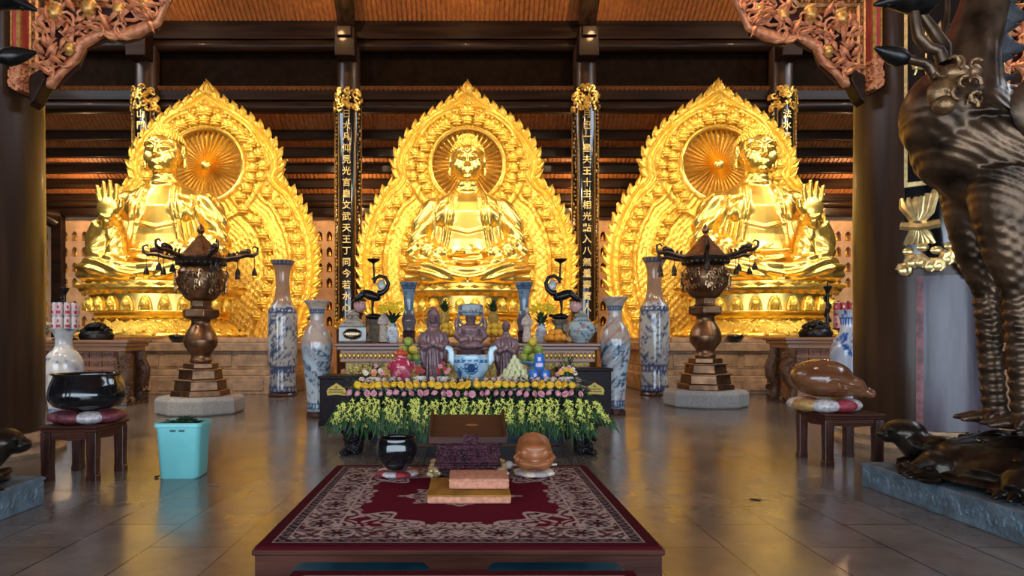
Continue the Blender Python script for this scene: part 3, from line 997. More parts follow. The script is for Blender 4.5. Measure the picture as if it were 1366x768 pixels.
tall_vase('tall tan-necked blue and white floor vase beside the left statue platform', (X(377, 15.0), 15.0, 0), 1.0, 1)
tall_vase('tall tan-necked blue and white floor vase beside the right statue platform', (X(868, 15.5), 15.2, 0), 1.03, 4)
MIDV = [(.02, 0), (.165, 0), (.17, .05), (.165, .2), (.19, .5), (.235, .85), (.255, 1.05), (.25, 1.18), (.20, 1.32), (.13, 1.42), (.115, 1.5), (.12, 1.62), (.15, 1.74), (.225, 1.82), (.235, 1.84), (.20, 1.83), (.10, 1.7), (.02, 1.65)]
def mid_vase(label, loc, sc, seed):
    t = thing('floor_vase', label, 'vase', loc, seed, 'floor vases by the altar', sc)
    painted_lathe('vase_body', [(r, z + .08) for r, z in MIDV], PORC, t, bluewhite(1.92, seed, 15, (.52, .60, .64), (.05, .11, .19), .43, ((.09, .02), (.90, .012)), (.55, .42, .33), .60, (.40, .17, .12)))
    b = MB(); b.lathe([(.175, 0), (.185, .02), (.175, .06), (.17, .078)], 40); b.build('vase_stand', DKWOOD, t)
mid_vase('shouldered pale blue floor vase beside the donation box left of the altar', (X(423, 11.1), 11.1, 0), 1.0, 11)
mid_vase('shouldered pale blue floor vase beside the donation box right of the altar', (X(820, 11.5), 11.5, 0), 1.04, 14)

# ------------------------------------------------------------------ bronze lantern burners
lan = thing('bronze_incense_lantern', 'bronze incense lantern with dragon arms on stone base, beside the teal bin', 'lantern', (X(268, 11.7), 11.7, 0), 0, 'bronze lantern burners')
b = MB(); b.lathe([(.70, 0), (.735, .03), (.735, .24), (.68, .30)], 8, ph=PI / 8); b.build('stone_base', STONEL, lan, smooth=0, bevel=.015)
b = MB()
for r0, r1, z0, z1 in ((.50, .48, .30, .40), (.44, .42, .40, .56), (.47, .45, .56, .59), (.37, .35, .59, .74), (.40, .38, .74, .77), (.30, .29, .77, .86)):
    b.lathe([(r0, z0), (r1, z1)], 6, ph=PI / 6)
b.build('stepped_foot', BRONZE, lan, smooth=0, bevel=.012)
b = MB()
b.lathe(smoothprof([(.17, .86), (.19, .90), (.155, .96), (.17, 1.02), (.27, 1.15), (.285, 1.25), (.24, 1.38), (.16, 1.52), (.15, 1.58), (.2, 1.64)], 50, 2), 40)
b.build('baluster', BRONZE, lan)
b = MB(); b.lathe([(.24, 1.62), (.32, 1.66), (.32, 1.78), (.22, 1.80), (.19, 1.84), (.19, 1.95)], 6, ph=0); b.build('hexagonal_collar', BRONZE, lan, smooth=30, bevel=.012)
b = MB()
b.lathe(smoothprof([(.19, 1.93), (.26, 1.97), (.37, 2.12), (.41, 2.28), (.40, 2.42), (.34, 2.5), (.32, 2.52)], 40, 1), 48, mod=lambda a, z: 1 + .025 * math.cos(6 * a) )
b.build('fire_bowl', BRONZE, lan)
b = MB()
for i in range(6):                                              # cast panels round the bowl
    a0 = i * PI / 3 + PI / 6
    for j in range(22):
        a = a0 + R.uniform(-.4, .4); z = R.uniform(2.08, 2.42); r = .385 + .03 * math.sin((z - 2.02) * 6)
        pts = [((r + .01) * math.cos(a + .09 * math.cos(k) * (1 - k / 8)), (r + .01) * math.sin(a + .09 * math.cos(k) * (1 - k / 8)), z + .04 * math.sin(k * 1.1)) for k in range(5)]
        b.tube(pts, .014, 5)
b.build('bowl_relief', pm('worn_bronze', (.42, .26, .13), .3, .9, .4, 30), lan)
b = MB(); b.lathe([(.30, 2.5), (.36, 2.53), (.42, 2.60), (.44, 2.66), (.40, 2.68), (.3, 2.7)], 36)
for i in range(24): b.ell((.385 * math.cos(i * PI / 12), .385 * math.sin(i * PI / 12), 2.575), .035, 8, 6)
b.build('rim_collar', BRONZED, lan)
b = MB(); b.lathe([(.42, 2.67), (.39, 2.70), (.27, 2.83), (.15, 2.96), (.06, 3.06), (.02, 3.08)], 6, ph=0); b.build('roof_cap', BRONZE, lan, smooth=25, bevel=.01)
b = MB(); b.lathe(smoothprof([(.02, 3.04), (.05, 3.06), (.03, 3.09), (.065, 3.14), (.055, 3.19), (.01, 3.27)], 24, 1), 16); b.build('finial', BRONZE, lan)
for i in range(6):
    a = i * PI / 3 + .12
    b = MB(); d = Vector((math.cos(a), math.sin(a), 0)); sd = Vector((-d.y, d.x, 0))
    q = lambda r, z: d * r + Vector((0, 0, z))
    b.tube([q(.40, 2.66), q(.58, 2.69), q(.76, 2.74), q(.88, 2.73), q(.95, 2.78), q(.96, 2.86), q(.90, 2.89), q(.86, 2.85)], [.045, .04, .042, .038, .028, .02, .016, .012], 8)
    b.tube([q(.62, 2.72), q(.68, 2.79), q(.78, 2.81), q(.84, 2.78)], [.02, .035, .045, .015], 8)
    for k in range(5): b.leaf(q(.5 + .08 * k, 2.71), q(.46 + .08 * k, 2.79), .05, d, .02)
    b.ell(q(.80, 2.80), (.05, .05, .045), 8, 6)
    o = b.build('dragon_arm', pm('arm_bronze', (.085, .055, .038), .38, .8, .4, 9), lan)
    for rr in (.62, .90):
        b = MB(); b.tube([q(rr, 2.70), q(rr, 2.50)], .006, 5)
        b.lathe([(.02, 0), (.05, .0), (.045, .05), (.03, .1), (.012, .13)], 10, T(*q(rr, 2.38)))
        b.build('hanging_bell', BRONZED, o)
dup(lan, (X(941, 12.9), 12.9, 0), .1, 'bronze incense lantern with dragon arms on stone base, nearest the wooden fish stool', sc=1.06)

# ------------------------------------------------------------------ small dark bowls on the platforms
def dark_bowl(label, loc):
    b = MB(); b.lathe(smoothprof([(.02, .02), (.09, 0), (.11, .01), (.18, .09), (.20, .15), (.185, .19), (.17, .19), (.165, .15), (.10, .05), (.02, .04)], 36, 1), 28)
    o = b.build('offering_bowl', LACQ); o.location = loc
    tag(o, label, 'bowl')
dark_bowl('small black bowl on the stone platform edge left of the teal bin side lantern', (X(237, 15.8), 15.78, 1.18))
dark_bowl('small black bowl on the stone platform edge beside the lantern near the wooden fish', (X(980, 15.8), 15.78, 1.18))

# ------------------------------------------------------------------ main altar
AX0, AX1, AY0, AY1, AZ = -2.08, 2.12, 10.6, 12.2, 1.21
alt = thing('altar_table', 'long brown altar table with gilded carved panels behind the flower table', 'altar', ((AX0 + AX1) / 2, 11.4, 0))
hw, hd = (AX1 - AX0) / 2, (AY1 - AY0) / 2
b = MB(); b.box(-hw, hw, -hd, hd, AZ - .05, AZ); b.box(-hw + .03, hw - .03, -hd + .03, hd - .03, AZ - .11, AZ - .05); b.build('table_top', wood('red_altar_top', (.12, .035, .018), (.20, .06, .03), .35, .3, 4, 'X'), alt, bevel=.012)
b = MB(); b.box(-hw + .08, hw - .08, -hd + .08, hd - .08, AZ - .30, AZ - .11); b.box(-hw + .15, hw - .15, -hd + .16, hd - .1, .1, AZ - .3); b.box(-hw + .02, hw - .02, -hd + .02, hd - .02, 0, .1); b.build('carcass', WBROWN, alt, bevel=.008)
for i in range(8):
    xa = -hw + .15 + (2 * hw - .3) * i / 8; w = (2 * hw - .3) / 8
    b = MB(); b.box(xa + .03, xa + w - .03, -hd + .115, -hd + .165, AZ - .56, AZ - .32)
    for k in range(26):
        p = (xa + .06 + (w - .12) * R.random(), -hd + .11, AZ - .54 + .2 * R.random()); b.ell(p, (.03, .018, .022), 6, 4)
    b.build('gilded_panel', pm('olive_gilding', (.42, .30, .09), .4, .7, .4, 25, .5, 60), alt)
b = MB()
for k in range(60): b.ell((-hw + .1 + (2 * hw - .2) * k / 59, -hd + .075, AZ - .2), (.03, .014, .05), 6, 4)
b.build('gilded_frieze', GOLDD, alt)

# ------------------------------------------------------------------ front table and its flower bank
FX0, FX1, FY0, FY1, FZ = X(466, 7.6), X(784, 7.6), 7.5, 8.8, .745
ft = thing('offering_table', 'black carved offering table under the bank of fresh flowers', 'table', ((FX0 + FX1) / 2, (FY0 + FY1) / 2, 0))
hw, hd = (FX1 - FX0) / 2, (FY1 - FY0) / 2
b = MB(); b.box(-hw, hw, -hd - .03, hd + .05, FZ - .05, FZ); b.build('table_top', LACQ, ft, bevel=.012)
b = MB(); b.box(-hw + .02, hw - .02, -hd + .02, hd - .02, FZ - .32, FZ - .05); b.build('apron', DKBOX, ft, bevel=.01)
for sx in (-1, 1):
    for sy in (-1, 1):
        b = MB(); q = lambda dx, dy, z: (sx * (hw - .08 + dx), sy * (hd - .1 + dy), z)
        b.tube([q(0, 0, .5), q(.03, .03, .40), q(.045, .045, .28), q(.0, .0, .14), q(.02, .02, .06), q(.05, .05, .0)], [.15, .16, .14, .09, .10, .11], 12)
        for k in range(14): b.ell(q(.05 + .1 * R.uniform(-1, 1), .05 + .1 * R.uniform(-1, 1), R.uniform(.1, .42)), .045, 7, 5)
        for k in (-1, 0, 1): b.ell(q(.1 + .02 * abs(k), .1 + .06 * k, .03), (.05, .035, .03), 8, 6)
        b.v = [(x, y, max(z, 0)) for x, y, z in b.v]
        b.build('carved_leg', pm('carved_black_wood', (.014, .010, .011), .35, 0, .5, 20, .8, 40, spec=.3, bkind='voronoi'), ft)
b = MB(); b.box(-hw + .2, hw - .2, -.03, .03, .02, FZ - .3); b.build('modesty_panel', pm('blue_black_board', (.008, .016, .026), .45, 0, .3, 4, spec=.2), ft)

# flowers along the front edge
def mum(name, m, r, petals=True):
    b = MB()
    b.ell((0, 0, 0), (r * .7, r * .7, r * .5), 10, 6)
    for ring, (n, el, ln) in enumerate(((10, .15, 1.0), (9, .6, .95), (6, 1.05, .85))):
        for i in range(n):
            a = 2 * PI * (i + .5 * ring) / n
            d = Vector((math.cos(a) * math.cos(el), math.sin(a) * math.cos(el), math.sin(el)))
            b.leaf(d * r * .3, d * r * ln, r * .62, (-math.sin(a), math.cos(a), 0), r * .12, r * .1, n=3)
    b.M = Matrix.Identity(4)
    return b
FRONT = FY0 - .06
def row(name, m, label, cat, group, us, v, y, r, jit=1.0, lean=-.9):
    proto = None
    for u in us:
        uu = u + R.uniform(-1.5, 1.5) * jit
        loc = P(uu, v + R.uniform(-1, 1) * jit, y)
        if proto is None:
            proto = mum(name, m, r).build(name, m); tag(proto, label, cat, group); o = proto
        else: o = proto.copy(); C.objects.link(o)
        o.location = loc; o.rotation_euler = (-lean + R.uniform(-.3, .3), R.uniform(-.3, .3), R.uniform(0, 6)); s_ = R.uniform(.85, 1.12); o.scale = (s_, s_, s_)
row('yellow_chrysanthemum', YELLOW, 'yellow chrysanthemum head in the upper row along the table edge', 'flower', 'yellow chrysanthemum row', [476 + 9.9 * i for i in range(30)], 514, 7.40, .054, lean=-.9)
row('pink_carnation', PINKP, 'dusky pink carnation head in the row below the yellow flowers', 'flower', 'pink carnation row', [468 + 10.2 * i for i in range(31)], 525, 7.36, .042, lean=-1.2)
row('cream_rose', pm('blush_cream_petals', (.78, .58, .50), .55, 0, .25, 60), 'small cream and pink rose head behind the yellow flower row', 'flower', 'cream rose row', [482 + 10.3 * i for i in range(29)], 507, 7.5, .042, lean=-.6)
b = MB(); r_ = random.Random(77)
for i in range(900):
    u = r_.uniform(462, 786); v = r_.uniform(505, 536); y = 7.43 - .002 * (v - 505) + r_.uniform(0, .03)
    p = P(u, v, y); a = r_.uniform(0, 6.28)
    b.leaf(p, p + Vector((.06 * math.cos(a), -.02, .06 * math.sin(a) - .01)), .022, (r_.random(), 1, r_.random()), .003, .008, 3)
tag(b.build('foliage', GREEND), 'dark green leaf bed packed behind the flower rows on the table edge', 'leaves', None, 'stuff')
# hanging sprays: lime blossoms over green blades
spray = None
variants = []
for vi in range(4):
    r_ = random.Random(40 + vi)
    t = thing('flower_spray', 'hanging spray of lime-yellow orchids and green blades on the table front', 'flower', (0, 0, 0), 0, 'orchid sprays hanging on the table front')
    b = MB()
    for k in range(9):
        z = .02 - .026 * k + r_.uniform(-.01, .01); x = .022 * math.sin(k * 2.4) + r_.uniform(-.008, .008); y = -.05 - .016 * k ** .5 + r_.uniform(-.012, .012)
        for j in range(4):
            a = j * PI / 2 + r_.uniform(0, 1)
            b.leaf((x, y, z), (x + .024 * math.cos(a), y - .012, z + .026 * math.sin(a) - .010), .02, (0, -1, .2), .006, .004, n=3)
        b.ell((x, y - .006, z), .007, 6, 4)
    b.build('blossoms', LIME, t)
    b = MB()
    for k in range(13):
        x = r_.uniform(-.05, .05); z0 = r_.uniform(-.20, -.02); ln = r_.uniform(.12, .2)
        b.leaf((x * .4, -.03, z0), (x * 1.3, -.07 - r_.uniform(0, .06), z0 - ln), .02, (1, .3, 0), .003, r_.uniform(.0, .02), n=4)
    for k in range(5):
        x = r_.uniform(-.04, .04)
        b.leaf((0, -.03, -.02), (x, -.06, .05 + r_.uniform(-.02, .02)), .014, (1, 0, 0), .003, .01, n=3)
    b.tube([(0, -.03, .03), (0, -.07, -.1), (0, -.09, -.26)], .004, 5)
    b.build('leaves', GREEN, t)
    variants.append(t)
pos = []
for i in range(46): pos.append((455 + 7.62 * i, 535 + R.uniform(-3, 3), 7.38, 1.0))
for i in range(36): pos.append((468 + 9.0 * i, 546 + R.uniform(-4, 4), 7.43, .95))
for i, (u, v, y, s_) in enumerate(pos):
    vi = i % 4
    edge = abs(u - 626) / 172
    loc = P(u, v + 4 * max(0, edge - .85) * 8, y)
    o = variants[vi] if i < 4 else dup(variants[vi])
    sg = 1 if u > 626 else -1
    o.location = loc; o.rotation_euler = (R.uniform(-.1, .1), -sg * max(0, edge - .8) * 3.0, R.uniform(-.4, .4)); o.scale = (s_, s_, s_ * R.uniform(.85, 1.1))

# ------------------------------------------------------------------ donation boxes
def dbox(label, x0, x1, y0, z1, su, sv):
    t = thing('donation_box', label, 'box', ((x0 + x1) / 2, y0 + .3, 0), 0, 'donation boxes')
    w = (x1 - x0) / 2
    b = MB(); b.box(-w, w, -.28, .28, .05, z1 - .04); b.build('carcass', DKBOX, t, bevel=.01)
    b = MB(); b.box(-w - .025, w + .025, -.305, .305, z1 - .045, z1); b.box(-w - .02, w + .02, -.30, .30, 0, .06); b.build('moulding', DKBOX, t, bevel=.01)
    b = MB(); b.box(-.14, .14, -.02, .02, z1 - .002, z1 + .004); b.build('coin_slot', LACQ, t)
    p = P(su, sv, y0 + .02) - t.location; W, H = .135, .18
    b = MB(); ol = [(-W, -H * .5), (-W * 1.08, -H * .1), (-W * .9, H * .12), (-W * .25, H * .42), (0, H * .55), (W * .25, H * .42), (W * .9, H * .12), (W * 1.08, -H * .1), (W, -H * .5), (0, -H * .42)]
    b.prism(ol, -.014, 0, T(p.x, -.283, p.z)); pl_ = b.build('yellow_plaque', pm('plaque_yellow', (.62, .46, .05), .4, 0, .1, 8), t, smooth=0, bevel=.006)
    b = MB()
    b.prism([(-.022, .03), (.022, .03), (0, .06)], -.018, -.01, T(p.x, -.283, p.z))
    for zz, a in ((-.0, .1), (-.035, .11)):
        for k in range(8): b.box(p.x - a + 2 * a * k / 8, p.x - a + 2 * a * (k + .72) / 8, -.300, -.29, p.z + zz - .009, p.z + zz + .009)
    b.build('plaque_marks', pm('plaque_ink', (.10, .07, .015), .6, 0, .1, 4), pl_, smooth=0)
dbox('dark donation box with a yellow plaque left of the flower table', X(427, 10.0), X(492, 10.0), 9.95, .73, 449, 519.5)
dbox('dark donation box with a yellow plaque right of the flower table', X(748, 10.0), X(815, 10.0), 9.95, .845, 793, 518.5)
# ------------------------------------------------------------------ side altars
def side_altar(label, xa, xb, y0, z1):
    t = thing('side_altar_table', label, 'altar', ((xa + xb) / 2, y0 + .55, 0))
    w = (xb - xa) / 2; d = .5
    b = MB(); b.box(-w, w, -d, d, z1 - .06, z1); b.box(-w + .05, w - .05, -d + .05, d - .05, z1 - .13, z1 - .06); b.box(-w + .1, w - .1, -d + .1, d - .1, z1 - .22, z1 - .13); b.build('table_top', WBROWN, t, bevel=.012)
    b = MB(); b.box(-w + .25, w - .25, -d + .2, d - .15, .12, z1 - .22); b.build('back_panels', WBROWN, t)
    for i in range(5):
        for j in range(3):
            xx = -w + .32 + i * (2 * w - .64) / 5
            b = MB(); ww = (2 * w - .64) / 5 - .03; b.box(xx, xx + ww, -d + .17, -d + .2, z1 - .52 + .0 - j * .17 + .17, z1 - .40 - j * .17 + .17)
            for k in range(5): b.ell((xx + ww * (k + .5) / 5, -d + .17, z1 - .46 - j * .17 + .17), (.02, .012, .03), 6, 4)
            b.build('carved_panel', pm('carved_red_panel', (.16, .06, .03), .4, 0, .4, 20, .5, 50), t)
    for s in (-1, 1):
        for e in (-1, 1):
            b = MB(); q = lambda dx, z, dy=0: (s * (w - .2 + dx), e * (d - .15) + e * dy, z)
            b.tube([q(0, z1 - .22), q(.02, z1 - .4), q(.09, z1 - .6), q(.08, z1 - .8), q(-.03, z1 - .98), q(.0, .12), q(.12, .04)], [.10, .11, .13, .12, .10, .1, .1], 12)
            for k in range(30):
                zz = R.uniform(.15, z1 - .3); a = R.uniform(0, 6)
                c0 = q(.05 + .1 * math.cos(a), zz, .1 * math.sin(a))
                b.tube([(c0[0] + .05 * math.cos(a + j), c0[1] - .03, c0[2] + .05 * math.sin(a + j) * (1 - j / 8)) for j in range(6)], [.026 - .003 * j for j in range(6)], 6)
            b.v = [(x, y, max(z, 0)) for x, y, z in b.v]
            b.build('dragon_leg', pm('carved_brown_leg', (.12, .05, .02), .4, .1, .4, 18, .5, 40), t)
    b = MB(); b.box(-w + .05, w - .05, -d + .05, d - .05, 0, .05); b.build('base_plinth', WREDZ, t, bevel=.01)
    return t
LZ, RZt = 1.255, 1.305
side_altar('brown carved side altar table behind the black gong bowl', X(40, 12.8), X(171, 12.8), 12.75, LZ)
side_altar('brown carved side altar table behind the wooden fish stool', X(1047, 13.2), X(1172, 13.2), 13.15, RZt)

def dark_burner(label, loc, w):
    t = thing('carved_incense_burner', label, 'burner', loc)
    b = MB(); b.lathe(smoothprof([(.5 * w, 0), (.53 * w, .03), (.55 * w, .10), (.45 * w, .17)], 20, 1), 32, sy=.75); b.build('bowl', BLACKB, t)
    b = MB()
    for i in range(60):
        a = R.uniform(0, 2 * PI); q = R.random() ** .5
        b.ell((.43 * w * q * math.cos(a), .33 * w * q * math.sin(a), .16 + .15 * (1 - q ** 2)), (.05, .05, .045), 8, 6)
    b.build('carved_lid', BLACKB, t)
dark_burner('dark lumpy carved burner on the side altar behind the black gong bowl', (X(129, 13.1), 13.1, LZ), .60)
dark_burner('dark lumpy carved burner on the side altar behind the wooden fish', (X(1088, 13.45), 13.45, RZt), .60)

def spout_jar(label, loc, s, seed, acc):
    t = thing('white_lidded_jar', label, 'jar', loc, 0, None, s)
    painted_lathe('jar_body', [(.02, 0), (.11, 0), (.12, .03), (.18, .13), (.19, .2), (.15, .29), (.09, .33), (.09, .36), (.02, .36)], PORC, t, bluewhite(.36, seed, 14, (.62, .62, .58), (.10, .18, .20), .52, ((.88, .03),), accent=acc), 48, 50, 1)
    b = MB(); b.lathe([(.10, .36), (.11, .38), (.08, .43), (.03, .46), (.035, .49), (.01, .52)], 24); b.build('lid', WHITE, t)
    for q in (-1, 1):
        b = MB(); b.tube([(q * .17, 0, .25), (q * .24, 0, .28), (q * .25, 0, .2), (q * .2, 0, .15)], .018, 8); b.build('handle', WHITE, t)
spout_jar('white lidded jar with red marks, on the left side altar by the column', (X(50, 13.2), 13.2, LZ), 1.2, 91, (.40, .03, .03))
spout_jar('white lidded jar with red marks, on the right side altar by the column', (X(1160, 13.3), 13.3, RZt), 1.1, 95, (.40, .03, .03))

def can_tower(loc, cols, lab):
    t = thing('round_tray', 'dark round tray under ' + lab, 'tray', loc); b = MB(); b.lathe([(.20, 0), (.24, .02), (.15, .05), (.15, .13), (.27, .17), (.27, .185), (.02, .18)], 32); b.build('tray_body', WREDZ, t)
    for tier, (col, band, word) in enumerate(cols):
        ct = None
        for i in range(9):
            a = -PI / 2 + 2 * PI * i / 9
            q = (loc[0] + .18 * math.cos(a), loc[1] + .18 * math.sin(a), loc[2] + .187 + tier * .262)
            if ct is None:
                ct = thing('tall_drink_can', '%s, %s tier of %s' % (word, 'upper' if tier else 'lower', lab), 'can', q, a + PI / 2, '%s tier of %s' % ('upper' if tier else 'lower', lab), (1.05, 1.05, 1.68)); can_mesh(ct, col, band)
            else: dup(ct, q, a + PI / 2)
WB, RB = pm('can_white_band', (.7, .66, .66), .4, 0, .1, 20), pm('can_red_band', (.42, .02, .05), .4, 0, .1, 20)
# ------------------------------------------------------------------ offerings on the front table (top FZ) and the altar (top AZ)
def figure_standing(name, label, loc, h, kind):
    """a carved standing monk in long robes"""
    t = thing(name, label, 'figurine', loc)
    b = MB(); s = h / .86
    b.lathe([(.12, .02), (.125, .1), (.105, .3), (.12, .45), (.125, .52), (.09, .6), (.045, .645), (.04, .68)], 20, sy=.72)
    for q in (-1, 1):
        b.tube([(q * .10, 0, .57), (q * .135, -.02, .46), (q * .10, -.09, .40), (q * .02, -.115, .44)], [.05, .055, .045, .03], 10)
        b.tube([(q * .11, -.05, .40), (q * .115, -.05, .28), (q * .10, -.04, .17)], [.05, .05, .03], 8)
    b.ell((0, -.11, .465), (.03, .025, .05), 8, 6)
    b.ell((0, -.01, .75), (.058, .065, .08), 14, 10); b.ell((0, -.072, .735), (.014, .018, .02), 8, 6)
    if kind == 0: b.ell((0, .01, .83), (.05, .05, .035)); b.lathe([(.075, .62), (.085, .7), (.07, .82), (.03, .87)], 14, T(0, .03, 0), sy=.7)
    me = realize(b, .008, 2)
    a = coords(me); n = normals(me)
    ph = np.arctan2(a[:, 0], -a[:, 1])
    a += n * (.006 * np.sin(14 * ph + 10 * a[:, 2]) * (a[:, 2] < .6))[:, None]
    setco(me, a * s)
    link('robed_body', me, pm('purple_brown_carving', (.17, .095, .10), .35, .2, .4, 14, .3, 60, bdist=.006), t, smooth=180)
    b = MB(); b.lathe([(.13 * s, 0), (.14 * s, .012), (.135 * s, .03)], 20, sy=.8); b.build('base', WREDZ, t)
    if kind == 0:
        b = MB(); b.tube([(.12 * s * math.cos(i * PI / 12), .05, .76 * s + .12 * s * math.sin(i * PI / 12)) for i in range(24)], .012, 6, True); b.build('halo_ring', GOLDD, t)
    return t
figure_standing('monk_figurine', 'purple-brown robed monk figurine with halo, left of the blue censer bowl', (X(578, 8.35), 8.35, FZ), .92, 0)
figure_standing('monk_figurine', 'purple-brown robed monk figurine without halo, right of the blue censer bowl', (X(675, 8.55), 8.55, FZ), .80, 1)

t = thing('seated_deity_figurine', 'purple seated figurine with blue-grey crown, rising behind the blue censer bowl', 'figurine', (X(628, 8.55), 8.55, FZ))
b = MB(); b.lathe([(.17, 0), (.18, .03), (.14, .07), (.14, .28), (.18, .34), (.175, .40)], 8, sy=.9); b.build('pedestal', WPURP, t, smooth=30)
b = MB()
b.ell((0, -.02, .45), (.18, .13, .06)); b.lathe([(.13, .42), (.12, .55), (.15, .66), (.13, .70), (.05, .74), (.05, .78)], 18, sy=.7)
for q in (-1, 1):
    b.tube([(q * .13, 0, .67), (q * .175, -.02, .57), (q * .12, -.09, .52), (q * .03, -.11, .54)], [.05, .05, .045, .03], 10)
    b.tube([(q * .16, -.01, .62), (q * .18, 0, .72), (q * .165, -.02, .80)], [.035, .035, .028], 8)
b.ell((0, -.01, .80), (.07, .07, .085), 14, 10); b.ell((0, -.075, .79), (.014, .02, .022), 8, 6)
me = realize(b, .009, 2); link('robed_body', me, pm('purple_brown_carving', (.2, .1, .1)), t, smooth=180)
b = MB(); b.lathe([(.135, .83), (.15, .86), (.16, .92), (.155, .965), (.06, .985)], 8, sy=.7)
for i in range(9): b.ell((.15 * math.sin(-1.2 + i * .3), -.115 * math.cos(-1.2 + i * .3), .885), .022, 7, 5)
b.tube([(.155 * math.cos(i * PI / 10), .05, .82 + .14 * math.sin(i * PI / 10)) for i in range(20)], .018, 6, True)
b.build('crown', pm('blue_grey_enamel', (.22, .25, .27), .35, .2, .3, 20, .3, 60), t)

# blue and white censer bowl
t = thing('censer_bowl', 'blue and white porcelain censer bowl with upright handles in the altar centre', 'bowl', (X(628.5, 8.0), 8.0, FZ))
prof = [(.02, .05), (.10, .05), (.15, .09), (.20, .17), (.215, .26), (.205, .33), (.21, .35), (.195, .35), (.19, .30), (.02, .24)]
def cens(a):
    c = bluewhite(.35, 21, 16, (.42, .60, .70), (.03, .11, .26), .52, ((.80, .05),))(a)
    d = np.hypot(a[:, 0], a[:, 2] - .20)
    k = (a[:, 1] < -.1) & (d < .055); c[k] = (.02, .06, .16)
    k = (a[:, 1] < -.1) & (np.abs(d - .07) < .009); c[k] = (.03, .11, .26)
    return c
painted_lathe('bowl_body', prof, PORC, t, cens, 72, 90, 2)
for q in (-1, 1):
    b = MB(); b.tube([(q * .20, 0, .24), (q * .235, 0, .30), (q * .235, 0, .38), (q * .255, 0, .42), (q * .30, 0, .44)], [.025, .026, .022, .022, .016], 8, flat=1.6)
    paint(b.build('handle', PORC, t), lambda a: np.repeat(np.array([[.40, .56, .64]]), len(a), 0))
for i in range(3):
    a = -PI / 2 + i * 2 * PI / 3; b = MB(); b.lathe([(.03, 0), (.042, .03), (.05, .08)], 10, T(.115 * math.cos(a), .115 * math.sin(a), 0))
    paint(b.build('foot', PORC, t), lambda a: np.repeat(np.array([[.36, .54, .64]]), len(a), 0))

# red jar
t = thing('red_lidded_jar', 'raspberry-red patterned jar with orange lid on the flower table', 'jar', (X(535, 7.95), 7.95, FZ))
painted_lathe('jar_body', [(.02, 0), (.085, 0), (.10, .03), (.13, .14), (.135, .22), (.10, .29), (.07, .32), (.075, .345), (.02, .345)], PORC, t, bluewhite(.34, 33, 16, (.42, .03, .07), (.62, .30, .30), .5), 40, 60, 1)
b = MB(); b.lathe([(.08, .345), (.085, .365), (.07, .39), (.03, .405), (.028, .42), (.015, .43)], 20); b.build('lid', pm('orange_red_glaze', (.50, .06, .02), .3), t)
for q in (-1, 1):
    b = MB(); b.tube([(q * .11, 0, .25), (q * .155, 0, .26), (q * .155, 0, .20), (q * .13, 0, .18)], .014, 7); b.build('handle', pm('red_glaze', (.42, .03, .06), .3), t)

# fruit on blue footed dishes
FRUITN = [0]
def fruit_mesh(col, name):
    b = MB(); b.ell((0, 0, .055), (.062, .062, .058), 16, 12)
    o = b.build(name, col); return o
def fruit_tower(loc, kinds, label_dish, glab, grp, r=.062):
    t = thing('footed_dish', label_dish, 'dish', loc)
    painted_lathe('dish', [(.02, 0), (.09, 0), (.085, .02), (.04, .05), (.035, .18), (.06, .21), (.16, .235), (.185, .27), (.175, .27), (.12, .25), (.02, .24)], PORC, t, bluewhite(.27, 5, 18, (.25, .42, .52), (.03, .10, .22)), 36, 50, 1)
    z0 = loc[2] + .255
    lay = [(5, .112, 0), (1, 0, .0), (3, .072, .098), (1, 0, .195)]
    p = {}
    for li, (n, rad, dz) in enumerate(lay):
        if li == 1: continue
        for i in range(n):
            a = -PI / 2 + 2 * PI * (i + .5 * (li == 2)) / n
            c = kinds[(i + li) % len(kinds)]
            if c not in p:
                o = fruit_mesh(c, 'mango' if c.name.startswith('green') else 'orange'); p[c] = o
                nm = 'green mango' if c.name.startswith('green') else 'yellow-orange fruit'
                tag(o, glab.replace('@', nm), 'fruit', grp)
            else: o = p[c].copy(); C.objects.link(o)
            o.location = (loc[0] + rad * math.cos(a), loc[1] + rad * math.sin(a), z0 + dz)
            o.rotation_euler = (R.uniform(-.2, .2), R.uniform(-.2, .2), R.uniform(0, 6))
FG = pm('green_mango_skin', (.24, .30, .045), .35, 0, .3, 12); FG2 = pm('yellow_fruit_skin', (.52, .36, .04), .35, 0, .25, 12); FO = pm('orange_skin', (.75, .30, .02), .4, 0, .12, 30, .15, 90)
fruit_tower((X(544, 8.28), 8.28, FZ), [FG, FG, FG2], 'blue footed dish stacked with fruit behind the red jar', '@ on the blue dish behind the red jar', 'fruit stack behind the red jar')
fruit_tower((X(710, 8.35), 8.35, FZ), [FG, FG2], 'blue footed dish stacked with fruit behind the blue cans', '@ on the blue dish behind the blue cans', 'fruit stack behind the blue cans')

